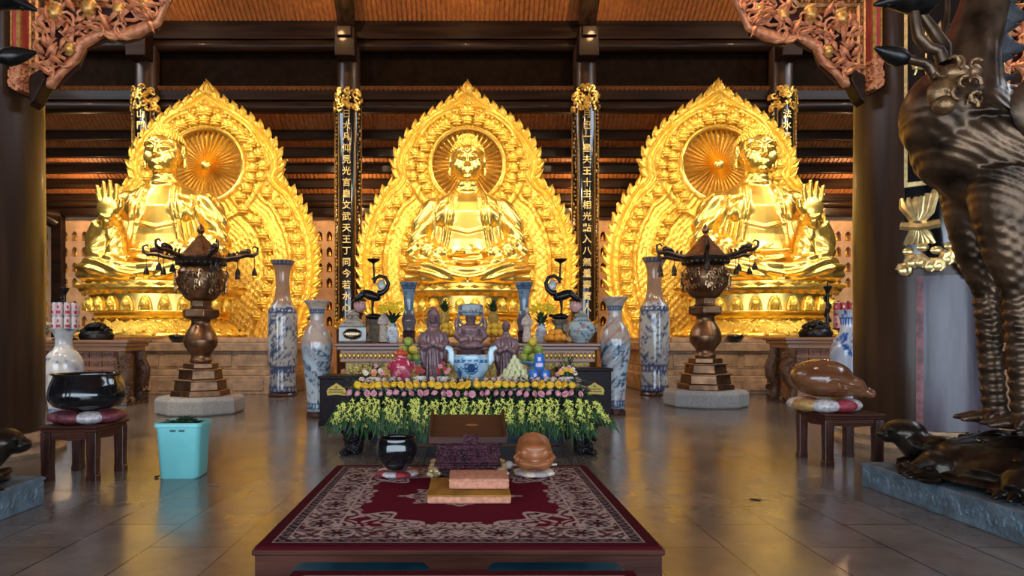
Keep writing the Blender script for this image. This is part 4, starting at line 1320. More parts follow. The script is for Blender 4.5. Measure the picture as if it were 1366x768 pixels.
# blue cans
def can_mesh(parent, col, band):
    b = MB(); b.lathe([(.02, .0), (.045, 0), (.052, .012), (.053, .02), (.053, .135), (.044, .15), (.046, .153), (.04, .151), (.02, .149)], 28)
    o = b.build('can_body', PIGM, parent)
    def f(a):
        c = np.repeat(np.array([col]), len(a), 0); return c
    paint(o, f)
    b = MB(); vs = []
    arc_strip(b, .0535, -.75, .75, .028, .062, .001, 10); b.build('label_band', band, o, smooth=60)
    b = MB(); arc_strip(b, .0535, -.3, .3, .085, .12, .0012, 8); b.build('label_emblem', band, o, smooth=60)
    b = MB(); b.lathe([(.046, .150), (.047, .155), (.04, .154)], 24); b.build('can_lid', pm('can_metal', (.6, .6, .62), .3, 1), o)
ct = None
for (u, v0, dz, lab) in ((712, 0, 0, 'lower blue drink can beside the cream bud pyramid'), (727, 0, 0, 'lower blue drink can farther from the cream bud pyramid'), (719.5, 0, .155, 'blue drink can standing on top of the two others')):
    loc = (X(u, 7.8), 7.8, FZ + dz)
    if ct is None:
        ct = thing('drink_can', lab, 'can', loc, .2, 'stacked blue cans', (1.12, 1.12, 1.2)); can_mesh(ct, (.02, .14, .52), pm('can_pale_pink', (.62, .50, .60), .4, 0, .1, 20))
    else: dup(ct, (loc[0], loc[1], FZ + (dz * 1.2 if dz else 0)), -.1, lab)

# pyramid of cream buds
b = MB(); b.lathe(smoothprof([(.003, 0), (.022, .008), (.033, .035), (.030, .06), (.014, .09), (.002, .105)], 16, 1), 12)
for i in range(5): b.leaf((.028 * math.cos(i * 1.257), .028 * math.sin(i * 1.257), .012), (.022 * math.cos(i * 1.257), .022 * math.sin(i * 1.257), .088), .03, (-math.sin(i * 1.257), math.cos(i * 1.257), 0), .006, .006)
bud = b.build('lotus_bud', pm('cream_green_petal', (.62, .62, .34), .5, 0, .2, 25))
tag(bud, 'cream-green lotus bud in the pyramid beside the blue cans', 'bud', 'pyramid of lotus buds')
t = thing('bud_tray', 'round tray carrying the pyramid of cream lotus buds', 'tray', (X(687, 7.85), 7.85, FZ)); b = MB(); b.lathe([(.18, 0), (.19, .03), (.18, .035), (.02, .03)], 32); b.build('tray_body', WREDZ, t)
bp_ = (X(687, 7.85), 7.85, FZ + .032); first = True
for n, rad, dz in ((13, .150, 0), (7, .085, .005), (10, .110, .062), (5, .05, .065), (7, .072, .124), (4, .034, .18), (1, 0, .225)):
    for i in range(n):
        o = bud if first else bud.copy()
        if not first: C.objects.link(o)
        first = False
        a = -PI / 2 + 2 * PI * (i + dz * 7) / n
        o.location = (bp_[0] + rad * math.cos(a), bp_[1] + rad * math.sin(a), bp_[2] + dz); o.rotation_euler = (R.uniform(-.1, .1), R.uniform(-.1, .1), R.uniform(0, 6))

# mixed bouquets at both ends of the table and by the figurines
def bouquet(label, loc, n, w, h, cols, blades=14, vase=True, seed=0, tall=.0):
    r_ = random.Random(seed)
    t = thing('flower_arrangement', label, 'flowers', loc)
    b = MB(); b.lathe([(.05, 0), (.06, .01), (.075, .07), (.065, .10), (.05, .10), (.02, .08)], 20); b.build('pot', WHITE if vase else WREDZ, t)
    b = MB()
    for i in range(blades):
        a = r_.uniform(0, 2 * PI); rad = w * r_.uniform(.2, .9); hh = h * r_.uniform(.5, 1.0) + tall * r_.random()
        b.leaf((.02 * math.cos(a), .02 * math.sin(a), .08), (rad * math.cos(a), rad * math.sin(a) * .7, hh + .05), .035, (-math.sin(a), math.cos(a), 0), .004, .03)
    b.build('leaves', GREEN, t)
    pr = {}
    for i in range(n):
        a = r_.uniform(PI, 2 * PI) if i % 3 else r_.uniform(0, PI); q = r_.random() ** .6
        c = cols[i % len(cols)]
        if c.name not in pr: o = mum('blossom', c, .034).build('blossom', c, t); pr[c.name] = o
        else: o = pr[c.name].copy(); C.objects.link(o); o.parent = t
        o.location = (w * .8 * q * math.cos(a), w * .6 * q * math.sin(a) - .02, .1 + h * .75 * (1 - q * .75) * r_.uniform(.8, 1.1)); o.rotation_euler = (.9, r_.uniform(-.4, .4), 0)
    return t
ORG = pm('orange_petals', (.72, .26, .05), .55, 0, .2, 40)
REDP = pm('red_petals', (.45, .05, .05), .55, 0, .2, 40)
bouquet('low mixed arrangement of cream, orange and pink blossoms at the red jar end', (X(500, 7.8), 7.8, FZ), 16, .17, .17, [WHITEP, ORG, WHITEP, PINKP], 16, seed=1, tall=.12)
bouquet('low mixed arrangement of cream and yellow blossoms at the blue can end', (X(757, 7.85), 7.85, FZ), 14, .16, .16, [WHITEP, YELLOW, PINKP], 18, seed=2, tall=.2)
bouquet('leafy red-flowered pot plant standing before the haloed monk figurine', (X(591, 7.9), 7.9, FZ), 7, .10, .22, [REDP, PINKP], 26, seed=3)
bouquet('small leafy pot plant between the red jar and the haloed monk', (X(561, 8.0), 8.0, FZ), 4, .06, .18, [REDP], 16, seed=4)

# ---------------- altar top (AZ)
# pineapples over yellow fruit
PINE = pm('pineapple_rind', (.42, .24, .04), .5, 0, .3, 30, .8, 60, bkind='voronoi')
for u, lab, lf in ((593, 'left of the seated deity', 'dish left of the seated deity'), (658, 'right of the seated deity', 'dish right of the seated deity')):
    loc = (X(u, 10.95), 10.95, AZ)
    t = thing('gilded_dish', 'gilded footed dish of yellow fruit ' + lab, 'dish', loc)
    b = MB(); b.lathe([(.02, 0), (.1, 0), (.09, .02), (.04, .05), (.05, .09), (.17, .11), (.18, .13), (.02, .12)], 28); b.build('dish', GOLDD, t)
    p = None
    for n, rad, dz in ((6, .118, .13), (4, .075, .22)):
        for i in range(n):
            a = -PI / 2 + 2 * PI * i / n + dz
            if p is None: p = fruit_mesh(FG2 if False else pm('bright_yellow_skin', (.72, .42, .03), .35, 0, .15, 14), 'yellow_fruit'); tag(p, 'round yellow fruit stacked under the pineapple, ' + lf, 'fruit', 'yellow fruit, ' + lf); o = p
            else: o = p.copy(); C.objects.link(o)
            o.location = (loc[0] + rad * math.cos(a), loc[1] + rad * math.sin(a), AZ + dz)
    t = thing('pineapple', 'pineapple with a dark green crown, ' + lab, 'fruit', (loc[0], loc[1], AZ + .315))
    b = MB(); b.lathe(smoothprof([(.01, 0), (.07, .01), (.09, .07), (.085, .14), (.05, .19), (.01, .2)], 20, 1), 20); b.build('rind', PINE, t)
    b = MB()
    for i in range(34):
        a = i * 2.4; q = i / 34
        b.leaf((.02 * math.cos(a), .02 * math.sin(a), .17), ((.17 - .13 * q) * math.cos(a), (.17 - .13 * q) * math.sin(a), .26 + .16 * q), .05, (-math.sin(a), math.cos(a), 0), .006, .03)
    b.build('crown', GREEND, t)

# trumpet vases
def trumpet(label, u, d):
    t = thing('trumpet_vase', label, 'vase', (X(u, d), d, AZ))
    b = MB(); b.lathe([(.10, 0), (.12, .02), (.10, .06), (.11, .18), (.13, .2)], 8); b.build('carved_stand', WPURP, t, smooth=30)
    def f(a):
        c = bluewhite(1.0, 50, 12, (.20, .29, .36), (.04, .07, .13), .5, ((.42, .03), (.95, .02)))(a)
        k = a[:, 2] < .48; c[k] = c[k] * .3 + np.array([.16, .08, .07]) * .7
        return c
    painted_lathe('vase_body', [(.02, .2), (.10, .2), (.10, .26), (.13, .38), (.10, .50), (.075, .55), (.085, .75), (.115, .92), (.16, 1.03), (.165, 1.04), (.14, 1.03), (.02, .9)], PORC, t, f, 40, 70, 1)
trumpet('blue-grey trumpet vase left of the middle statue', 545.5, 11.55)
trumpet('blue-grey trumpet vase right of the middle statue', 699, 11.55)

# yellow bouquets in small vases
def ybouquet(label, u, d, seed):
    r_ = random.Random(seed)
    t = thing('yellow_bouquet', label, 'flowers', (X(u, d), d, AZ))
    painted_lathe('vase', [(.02, 0), (.08, 0), (.085, .03), (.10, .12), (.085, .22), (.06, .27), (.08, .32), (.07, .32), (.02, .28)], PORC, t, bluewhite(.32, seed, 20), 32, 40, 1)
    b = MB()
    for i in range(26):
        a = r_.uniform(0, 2 * PI); rad = r_.uniform(.06, .22); h = r_.uniform(.36, .6)
        b.leaf((.02 * math.cos(a), .02 * math.sin(a), .3), (rad * math.cos(a), rad * math.sin(a) * .7, h), .06, (-math.sin(a), math.cos(a), 0), .004, .03)
    b.build('leaves', GREEND, t)
    p = None
    for i in range(24):
        a = r_.uniform(PI * .9, PI * 2.1); q = r_.random() ** .5
        if p is None: p = mum('blossom', YELLOW, .05).build('blossom', pm('bright_yellow_petals', (.9, .62, .02), .5, 0, .15, 30), t); o = p
        else: o = p.copy(); C.objects.link(o); o.parent = t
        o.location = (.21 * q * math.cos(a), .12 * q * math.sin(a) - .04, .42 + .25 * (1 - q * .4) * r_.uniform(.5, 1.1)); o.rotation_euler = (.8, r_.uniform(-.5, .5), 0)
ybouquet('yellow bouquet in a small vase left of the haloed monk, before a trumpet vase', 524, 11.0, 61)
ybouquet('yellow bouquet in a small vase beside the trumpet vase nearest the orange tray', 722, 11.3, 62)

# crane candlesticks
def crane_stick(label, u, d, mir):
    t = thing('crane_candlestick', label, 'candlestick', (X(u, d), d, AZ), 0, None, (mir, 1, 1))
    b = MB(); b.lathe([(.14, 0), (.15, .03), (.11, .06), (.10, .30), (.14, .36), (.15, .40)], 8); b.build('pedestal', pm('grey_green_stone', (.20, .17, .12), .5, 0, .3, 12), t, smooth=30)
    b = MB()
    b.ell((0, 0, .45), (.15, .11, .06)); b.ell((.16, 0, .47), (.045, .035, .03))
    for s in (-1, 1): b.tube([(-.02, s * .03, .47), (-.03, s * .035, .60), (-.02, s * .03, .74)], [.018, .016, .03], 8)
    b.ell((-.06, 0, .82), (.19, .085, .085), 16, 10, RY(.35))
    b.tube([(-.2, 0, .84), (-.3, 0, .76), (-.36, 0, .70)], [.06, .05, .01], 10)
    b.tube([(.06, 0, .86), (.14, 0, .86), (.22, 0, .93), (.25, 0, 1.03), (.20, 0, 1.13), (.10, 0, 1.16), (.02, 0, 1.11), (-.0, 0, 1.03)], [.06, .05, .042, .036, .033, .032, .034, .02], 10)
    b.tube([(.02, 0, 1.12), (-.06, 0, 1.10)], [.03, .006], 8)
    me = realize(b, .011, 2); link('crane_body', me, BLACKB, t, smooth=180)
    b = MB(); b.tube([(.0, 0, 1.1), (.0, 0, 1.22), (-.01, 0, 1.38)], .016, 8); b.lathe([(.012, 1.36), (.03, 1.38), (.10, 1.42), (.115, 1.45), (.10, 1.445), (.01, 1.42)], 24, T(-.01, 0, 0)); b.build('candle_tray', BLACKB, t)
    b = MB(); b.ell((.13, -.02, 1.0), (.075, .02, .095), 16, 10); b.build('lotus_leaf_mirror', pm('pale_grey_enamel', (.42, .40, .34), .35, .2, .2, 12), t)
crane_stick('black crane candlestick with looped neck behind the square label jar', 499, 11.7, 1)
crane_stick('black crane candlestick with looped neck behind the round blue jar', 747, 11.7, -1)

# lotus lamps behind the jars
PINKL = pm('pink_shell_lamp', (.75, .42, .38), .4, 0, .1, 8)
for u, lab in ((480, 'pink lotus lamp on a bronze stem above the square label jar'), (768, 'pink lotus lamp on a bronze stem above the round blue jar')):
    t = thing('lotus_lamp', lab, 'lamp', (X(u, 12.06), 12.06, AZ))
    b = MB(); b.lathe([(.10, 0), (.11, .02), (.03, .05), (.02, .3), (.03, .48), (.09, .52), (.02, .54)], 16); b.lathe([(.14, .74), (.10, .78), (.03, .82), (.01, .84)], 10); b.build('stem', BLACKB, t)
    b = MB()
    for i in range(10):
        a = i * PI / 5; b.leaf((.04 * math.cos(a), .04 * math.sin(a), .54), (.095 * math.cos(a), .095 * math.sin(a), .74), .085, (-math.sin(a), math.cos(a), 0), .008, -.035)
    b.build('lotus_shade', PINKL, t)

# square label jar, round jar
t = thing('square_jar', 'square porcelain jar with a dark oval label at the left end of the altar', 'jar', (X(471, 11.1), 11.1, AZ), .12)
prof = [(.02, 0), (.235, 0), (.25, .02), (.25, .26), (.24, .29), (.17, .36), (.09, .41), (.08, .44), (.11, .46), (.09, .49), (.03, .52), (.025, .54), (.01, .55)]
b = MB(); b.lathe(resample(prof, 60), 48, mod=lambda a, z: (1 / max(abs(math.cos(a)), abs(math.sin(a)))) ** .8 * .92 if z < .3 else 1 + (((1 / max(abs(math.cos(a)), abs(math.sin(a)))) ** .8 * .92) - 1) * max(0, 1 - (z - .3) / .1))
o = b.build('jar_body', PORC, t, smooth=50)
def sj(a):
    c = bluewhite(.55, 71, 14, (.42, .40, .34), (.16, .08, .05), .48)(a)
    k = a[:, 2] < .27; c[k] = np.array([.13, .15, .13]) + .08 * fbm(a[k, 0] * 20, a[k, 2] * 20, 4)[:, None]
    return c
paint(o, sj)
b = MB(); b.ell((0, -.235, .145), (.15, .02, .09), 28, 10); pq = b.build('oval_label', LACQ, t)
b = MB(); b.tube([(.15 * math.cos(i * PI / 16), -.245, .145 + .09 * math.sin(i * PI / 16)) for i in range(32)], .007, 6, True)
for k in range(7): b.box(-.095 + .028 * k, -.075 + .028 * k, -.258, -.25, .13, .16)
b.build('label_lettering', GOLDD, pq)
t = thing('round_jar', 'round blue and white lidded jar at the right end of the altar', 'jar', (X(775, 11.1), 11.1, AZ))
painted_lathe('jar_body', [(.02, 0), (.12, 0), (.13, .03), (.20, .12), (.225, .22), (.20, .32), (.12, .39), (.10, .41), (.105, .43), (.02, .43)], PORC, t, bluewhite(.43, 81, 12, (.42, .50, .50), (.06, .14, .20), .5, ((.86, .03),), accent=(.42, .10, .06)), 56, 60, 1)
b = MB(); b.lathe([(.11, .43), (.12, .45), (.09, .48), (.03, .50), (.03, .53), (.01, .54)], 24); b.build('lid', pm('grey_green_glaze', (.26, .27, .22), .2), t)
for q in (-1, 1):
    b = MB(); b.tube([(q * .2, 0, .28), (q * .27, 0, .30), (q * .275, 0, .22), (q * .22, 0, .18)], .018, 8); b.build('handle', pm('grey_green_glaze', (.26, .27, .22)), t)

# orange tray
t = thing('orange_tray', 'gilded tray heaped with oranges left of the round jar', 'tray', (X(741, 10.9), 10.9, AZ))
b = MB(); b.lathe([(.14, 0), (.15, .02), (.19, .05), (.185, .055), (.02, .03)], 28); b.build('tray_body', GOLDD, t)
p = None
for n, rad, dz in ((7, .125, .035), (1, 0, .035), (4, .07, .115)):
    for i in range(n):
        a = -PI / 2 + 2 * PI * i / n + dz * 4
        if p is None: p = fruit_mesh(FO, 'orange'); tag(p, 'bright orange on the gilded tray beside the round jar', 'fruit', 'oranges on the gilded tray'); o = p
        else: o = p.copy(); C.objects.link(o)
        o.location = (t.location.x + rad * math.cos(a), 10.9 + rad * math.sin(a), AZ + dz)

# pale figurines
def pale_fig(label, u, d, h):
    t = thing('porcelain_figurine', label, 'figurine', (X(u, d), d, AZ))
    b = MB(); b.lathe([(.07, 0), (.075, .08), (.055, .22), (.07, .34), (.055, .42), (.022, .46), (.02, .48)], 18, sy=.75); b.ell((0, 0, .53), (.038, .042, .052), 12, 8)
    for q in (-1, 1): b.tube([(q * .055, 0, .40), (q * .075, -.02, .31), (q * .02, -.06, .30)], [.026, .028, .02], 8)
    b.ell((0, .01, .575), (.022, .022, .02), 8, 6)
    me = realize(b, .008, 2); a = coords(me); n = normals(me); a += n * (.004 * np.sin(13 * np.arctan2(a[:, 0], -a[:, 1]) + 14 * a[:, 2]) * (a[:, 2] < .4))[:, None]; setco(me, a * h / .59)
    link('robed_body', me, pm('old_ivory_glaze', (.50, .40, .32), .3, 0, .3, 20), t, smooth=180)
    b = MB(); b.lathe([(.09, -.0), (.095, .015), (.08, .02)], 16); o = b.build('base', WREDZ, t)
pale_fig('pale ivory robed figurine beside the black crane candlestick near the square jar', 512, 11.2, .62)
pale_fig('pale ivory robed figurine beside the right trumpet vase', 703, 10.9, .58)
can_tower((X(87, 12.95), 12.95, LZ), [((.66, .60, .62), RB, 'white can with red band'), ((.62, .50, .54), RB, 'white can with red band')], 'the can tower behind the black gong bowl')
can_tower((X(1129, 13.82), 13.82, RZt), [((.62, .40, .42), RB, 'pale can with red band'), ((.38, .03, .05), WB, 'red can with pale band')], 'the can tower behind the wooden fish')
def small_stick(label, loc, h):
    b = MB(); b.lathe(smoothprof([(.10, 0), (.11, .03), (.04, .08), (.03, h * .45), (.06, h * .5), (.03, h * .56), (.03, h * .8), (.09, h * .9), (.10, h * .93), (.02, h * .92), (.015, h)], 50, 1), 20)
    for i in range(12): b.ell((.05 * math.cos(i * .9), .05 * math.sin(i * .9), h * (.3 + .04 * i)), .035, 7, 5)
    o = b.build('bronze_candlestick', BLACKB); o.location = loc; tag(o, label, 'candlestick')
small_stick('knobbly black candlestick behind the can tower on the left side altar', (X(86, 13.45), 13.45, LZ), 1.12)
small_stick('knobbly black candlestick beside the can tower on the right side altar', (X(1104, 13.98), 13.98, RZt), 1.15)
# shouldered vases before the side altars
SV = [(.02, 0), (.17, 0), (.175, .04), (.19, .2), (.235, .55), (.255, .8), (.25, .92), (.20, 1.04), (.12, 1.13), (.105, 1.2), (.11, 1.3), (.15, 1.4), (.20, 1.44), (.205, 1.45), (.17, 1.44), (.09, 1.3), (.02, 1.25)]
t = thing('blue_white_vase', 'white vase with faint blue sprigs standing behind the black gong bowl', 'vase', (X(85, 10.7), 10.7, 0), 0, None, (1.12, 1.12, 1.0))
painted_lathe('vase_body', SV, PORC, t, bluewhite(1.45, 101, 9, (.70, .70, .68), (.10, .17, .32), .57, ((.10, .02),), accent=(.45, .36, .32)), 64, 90, 2)
t = thing('blue_white_vase', 'white vase with bold blue leaves standing behind the wooden fish', 'vase', (X(1131, 11.6), 11.6, 0), 0, None, (1.08, 1.08, 1.23))
painted_lathe('vase_body', SV, PORC, t, bluewhite(1.45, 107, 7, (.70, .74, .80), (.02, .12, .42), .49, ((.10, .02), (.88, .03))), 64, 90, 2)
# ------------------------------------------------------------------ prayer dais and rug
DZ = .28                                                        # dais top
DX0, DX1, DY0, DY1 = X(335, 3.24), X(888, 3.24), 3.24, 5.34
def dais(name, label, x0, x1, y0, y1, top):
    t = thing(name, label, 'platform', ((x0 + x1) / 2, (y0 + y1) / 2, 0))
    w, d = (x1 - x0) / 2, (y1 - y0) / 2
    b = MB(); b.box(-w, w, -d, d, top - .03, top); b.build('deck', WRED, t, bevel=.008)
    for s in (-1, 1):                                           # shaped aprons front and back
        lo = top - .03; n = 24
        def ap(u):                                             # lower edge of the apron, u in -1..1
            a = abs(u)
            if a > .90: return .0
            if a < .08: return .015
            k = min((a - .08) / .10, (.90 - a) / .14, 1)
            return (lo - .032) * (math.sin(min(1, max(0, k)) * PI / 2) ** .8)
        us = sorted(set([-1 + 2 * i / 80 for i in range(81)]))
        pts = [(u * (w - .015), lo) for u in us] + [(u * (w - .015), max(0.0, ap(u))) for u in reversed(us)]
        b = MB(); b.prism(pts, -.02, .02, T(0, s * (d - .03), 0)); b.build('apron', WRED, t, smooth=0)
        b = MB(); b.M = T(s * (w - .03), 0, 0) @ RZ(PI / 2)
        pts = [(u * (d - .06), lo) for u in us] + [(u * (d - .06), max(0.0, ap(u))) for u in reversed(us)]
        b.prism(pts, -.02, .02); b.build('side_apron', WRED, t, smooth=0)
    return t
dais('prayer_dais', 'low mahogany dais with scalloped apron carrying the large crimson rug', DX0, DX1, DY0, DY1, DZ)
D2 = (X(386, 2.93), X(850, 2.93), 2.0, 2.93)
dais('prayer_dais', 'second low dais in front, only its crimson rug edge showing', *D2, DZ)


def rug_colors(w, d, nx, ny):
    """persian rug: crimson field, pale filigree border and corner scrolls, navy guard stripe"""
    x, y = np.meshgrid(np.linspace(-w, w, nx + 1), np.linspace(-d, d, ny + 1))
    ax, ay = np.abs(x), np.abs(y)
    e = np.minimum(w - ax, d - ay)                              # distance from the edge
    RED, DRED, CRM, NVY, TAUP = [np.array(lin(c)) for c in ((100, 6, 34), (74, 6, 24), (190, 166, 156), (30, 28, 48), (120, 96, 94))]
    col = np.empty(x.shape + (3,)); col[:] = DRED
    def put(m, c): col[m] = c
    put((e > .060) & (e < .070), CRM)
    g = (e > .070) & (e < .120)
    put(g, NVY); put(g & ((np.sin(x * 95) * np.sin(y * 95) > .15) | (np.sin((x + y) * 120) > .75)), TAUP)
    put((e > .120) & (e < .128), CRM)
    wx, wy = ax + .03 * np.sin(ay * 23), ay + .03 * np.sin(ax * 23)
    fil = np.sin(wx * 47 + 2.2 * np.sin(wy * 29)) * np.sin(wy * 47 + 2.2 * np.sin(wx * 29))     # filigree
    leafy = fbm(ax * 30 + 2, ay * 30, 4, 2)
    bd = (e > .128) & (e < .33)
    put(bd, np.array(lin((134, 110, 108)))); put(bd & (leafy > .50), CRM); put(bd & (np.abs(fil) > .55), CRM)
    put(bd & (np.abs(fil) < .10), NVY); put(bd & (leafy < .27), np.array(lin((84, 40, 48))))
    along = np.where(w - ax < d - ay, ay, ax)
    ros = np.hypot((along % .42) - .21, (e - .229) * 1.15)
    put(bd & (ros < .085), np.array(lin((150, 128, 122)))); put(bd & (ros < .075) & (np.sin(np.arctan2(e - .229, (along % .42) - .21) * 8) > .2), NVY); put(bd & (ros < .03), DRED); put(bd & (np.abs(ros - .088) < .007), CRM)
    put((e > .33) & (e < .34), CRM)
    fld = e > .34
    put(fld, RED)
    qx, qy = (w - .34) - ax, (d - .34) - ay                     # from the field's corner
    crn = np.hypot(np.maximum(qx, 0) / 1.25, np.maximum(qy, 0))
    lim = .055 + .030 * np.sin(ax * 30 + 1) * np.sin(ay * 30) + .04 * np.clip(np.cos(ax * 9.5), 0, 1) * (qy < .2) + .05 * np.clip(np.cos(ay * 8.5), 0, 1) * (qx < .2)
    edge = fld & ((e - .34 < lim) | (crn < .30 + .05 * np.sin(np.arctan2(qy, qx) * 9)))
    inner_red = fld & (crn < .20) & (crn > .09)
    put(edge, np.array(lin((110, 60, 70)))); put(edge & ((np.abs(fil) > .35) | (leafy > .5)), CRM); put(edge & (np.abs(fil) < .07), NVY)
    put(inner_red & (np.abs(fil) < .62), RED)
    bnd = np.abs(np.where(crn < .5, np.minimum(np.abs(crn - .31 - .05 * np.sin(np.arctan2(qy, qx) * 9)), 9), 9))
    put(fld & (bnd < .012), CRM)
    th = np.arctan2(y, x / 1.5); r = np.hypot(x / 1.5, y)
    rl = .21 + .035 * np.cos(th * 8) + .012 * np.cos(th * 24)
    med = fld & (r < rl)
    put(med, np.array(lin((104, 70, 78)))); put(med & ((np.abs(fil) > .3) | (leafy > .5)), CRM); put(med & (np.abs(fil) < .08), NVY); put(fld & (r < rl * .5), RED); put(fld & (np.abs(r - rl) < .010), CRM)
    return col.reshape(-1, 3)


def rug(name, label, x0, x1, y0, y1, z, nx, ny):
    w, d = (x1 - x0) / 2, (y1 - y0) / 2
    b = MB(); b.grid(lambda a, c: (-w + 2 * w * a, -d + 2 * d * c, .012), nx, ny)
    n = nx + 1
    rim = list(range(n)) + [i * n + nx for i in range(1, ny + 1)] + [ny * n + i for i in range(nx - 1, -1, -1)] + [i * n for i in range(ny - 1, 0, -1)]
    k0 = len(b.v)
    for i in rim: b.v.append((b.v[i][0] * 1.004, b.v[i][1] * 1.004, 0))
    m = len(rim)
    for i in range(m): b.f.append((rim[i], k0 + i, k0 + (i + 1) % m, rim[(i + 1) % m]))
    o = b.build(name, CARPET, None, smooth=0); o.location = ((x0 + x1) / 2, (y0 + y1) / 2, z)
    cols = rug_colors(w, d, nx, ny)
    cc = np.concatenate([cols, np.repeat(cols[:1], m, 0)])
    paint(o, lambda a: cc)
    return tag(o, label, 'rug')
rug('prayer_rug', 'large crimson patterned rug covering the prayer dais', DX0 + .015, DX1 - .015, DY0 + .015, DY1 - .01, DZ, 330, 350)
rug('prayer_rug', 'crimson rug on the second dais, cut off by the bottom of the photo', D2[0] + .02, D2[1] - .02, D2[2], D2[3] - .01, DZ, 120, 80)
b = MB(); b.box(X(340, 3.3), X(900, 3.3), 2.9, 5.2, 0, .006)  # added sheet: blue daylight on the shaded floor, put in as colour
tag(b.build('tinted_floor_sheet', pm('daylight_blue_tint', (.04, .20, .30), .5, 0, .25, 4, .2, 80), smooth=0), 'blue sheet standing in for the daylight tint on the floor under the dais', 'mat')

TOP = DZ + .013
# ------------------------------------------------------------------ reading lectern
ly = 5.0
t = thing('reading_lectern', 'low carved rosewood lectern with flared tray top standing on the rug', 'lectern', (X(624, ly), ly, TOP))
k = ly / FPX
b = MB()
w = 47 * k; d = .15
b.box(-w * .93, w * .93, -d, d, .05, .10); b.box(-w * .88, w * .88, -d + .02, d - .02, .10, .235); b.box(-w * .97, w * .97, -d - .01, d + .01, .235, .262); b.build('body', WPURP, t, bevel=.006)
b = MB()
for s in (-1, 1):
    for e in (-1, 1):
        b.lathe([(.035, 0), (.045, .015), (.03, .04), (.045, .07), (.03, .08)], 10, T(s * w * .93, e * (d - .01), 0))
        for j in range(5): b.ell((s * w * .93 + .035 * math.cos(j), e * (d + .01) - .02, .035 + .018 * math.sin(j * 2)), .02, 7, 5)
b.build('gilded_paw_feet', pm('pale_gilding', (.62, .47, .26), .35, .6, .3, 30), t)
b = MB()
for j in range(26):
    u = -1 + 2 * j / 25; b.tube([(w * .8 * u + .02 * math.cos(i * 1.2), -d + .015, .165 + .035 * math.sin(i * 1.1 + j)) for i in range(5)], .010, 6)
b.ell((0, -d + .01, .175), (.05, .02, .022), 10, 6); b.tube([(-.05, -d + .005, .185), (0, -d, .165), (.05, -d + .005, .185)], .009, 6)
for j in range(18): b.ell((w * .88 * (-1 + 2 * j / 17), -d - .005, .075), (.022, .016, .018), 7, 5)
b.build('carved_relief', WPURP, t)
b = MB(); wt = 52 * k                                            # sloped tray with side walls, open to the reader
vs = []
F = (-wt * .96, wt * .96, -d - .05, .262); Bk = (-wt, wt, d + .05, .36)
def slab(x0, x1, p0, p1, th):
    (y0, z0), (y1, z1) = p0, p1
    b.add([(x0, y0, z0), (x1, y0, z0), (x1, y1, z1), (x0, y1, z1), (x0, y0, z0 + th), (x1, y0, z0 + th), (x1, y1, z1 + th), (x0, y1, z1 + th)], [(3, 2, 1, 0), (4, 5, 6, 7), (0, 1, 5, 4), (1, 2, 6, 5), (2, 3, 7, 6), (3, 0, 4, 7)])
slab(-wt * .97, wt * .97, (-d - .05, .262), (d + .05, .40), .016)
for s in (-1, 1):
    x = s * wt * .97; x0, x1 = sorted((x, x - s * .022)); slab(x0, x1, (-d - .055, .255), (d + .055, .40), .055)
slab(-wt * .97, wt * .97, (-d - .06, .252), (-d - .045, .257), .05)
b.build('reading_tray', (TRAYW := wood('tray_wood', (.030, .008, .005), (.062, .018, .009), .38, 0, 5, 'X')), t, bevel=.004)
b = MB(); b.M = T(.03, .02, .356) @ RX(math.atan(.138 / .4)); b.ell((0, 0, 0), (.05, .014, .006), 16, 6); b.build('brass_plate', pm('brass', (.55, .38, .14), .3, 1), t)
b = MB(); b.box(-.035, .075, -d - .066, -d - .055, .25, .32); b.build('front_tab', WPURP, t, bevel=.004)

TRAYW.node_tree.nodes['Principled BSDF'].inputs['Specular IOR Level'].default_value = .2
# ------------------------------------------------------------------ cushions
def cushion(name, label, x0, x1, y0, y1, z, h, top, side, rz=0):
    cx, cy = (x0 + x1) / 2, (y0 + y1) / 2; w, d = (x1 - x0) / 2, (y1 - y0) / 2
    t = thing(name, label, 'cushion', (cx, cy, z), rz)
    def pad(z0, z1, infl):
        b = MB(); n, m = 20, 20; vs = []; fs = []
        f = lambda a, c: z1 + infl * (1 - abs(a) ** 4) * (1 - abs(c) ** 4)
        for lay in (0, 1):
            for j in range(m + 1):
                for i in range(n + 1):
                    a, c = -1 + 2 * i / n, -1 + 2 * j / m
                    vs.append((a * w, c * d, f(a, c) if lay else z0))
        W_ = n + 1; o_ = W_ * (m + 1)
        for j in range(m):
            for i in range(n):
                q = j * W_ + i; fs.append((q, q + W_, q + W_ + 1, q + 1)); fs.append((o_ + q, o_ + q + 1, o_ + q + W_ + 1, o_ + q + W_))
        for i in range(n): fs.append((i, i + 1, o_ + i + 1, o_ + i)); q = m * W_ + i; fs.append((q + 1, q, o_ + q, o_ + q + 1))
        for j in range(m): q = j * W_; fs.append((q + W_, q, o_ + q, o_ + q + W_)); q = j * W_ + n; fs.append((q, q + W_, o_ + q + W_, o_ + q))
        return b.add(vs, fs)
    pad(0, h * .72, 0).build('side_band', side, t, smooth=50, bevel=h * .22, bseg=3)
    pad(h * .70, h * .86, h * .14).build('cushion_top', top, t, smooth=50, bevel=h * .07)
    b = MB(); e = .985
    b.tube([(sx * w * e, sy * d * e, h * .74) for sx, sy in ((-1, -1), (1, -1), (1, 1), (-1, 1))], h * .07, 6, True); b.build('piping', side, t)
cushion('kneeling_cushion', 'large square ochre kneeling cushion with a pink front edge', X(569.5, 4.08), X(682, 4.08), 4.08, 4.60, TOP, .062, CUSH, CUSHP)
cushion('small_cushion', 'small pink-topped cushion lying on the ochre kneeling cushion', X(599, 4.2), X(679, 4.2), 4.18, 4.48, TOP + .066, .072, CUSHP, CUSHP, .0)

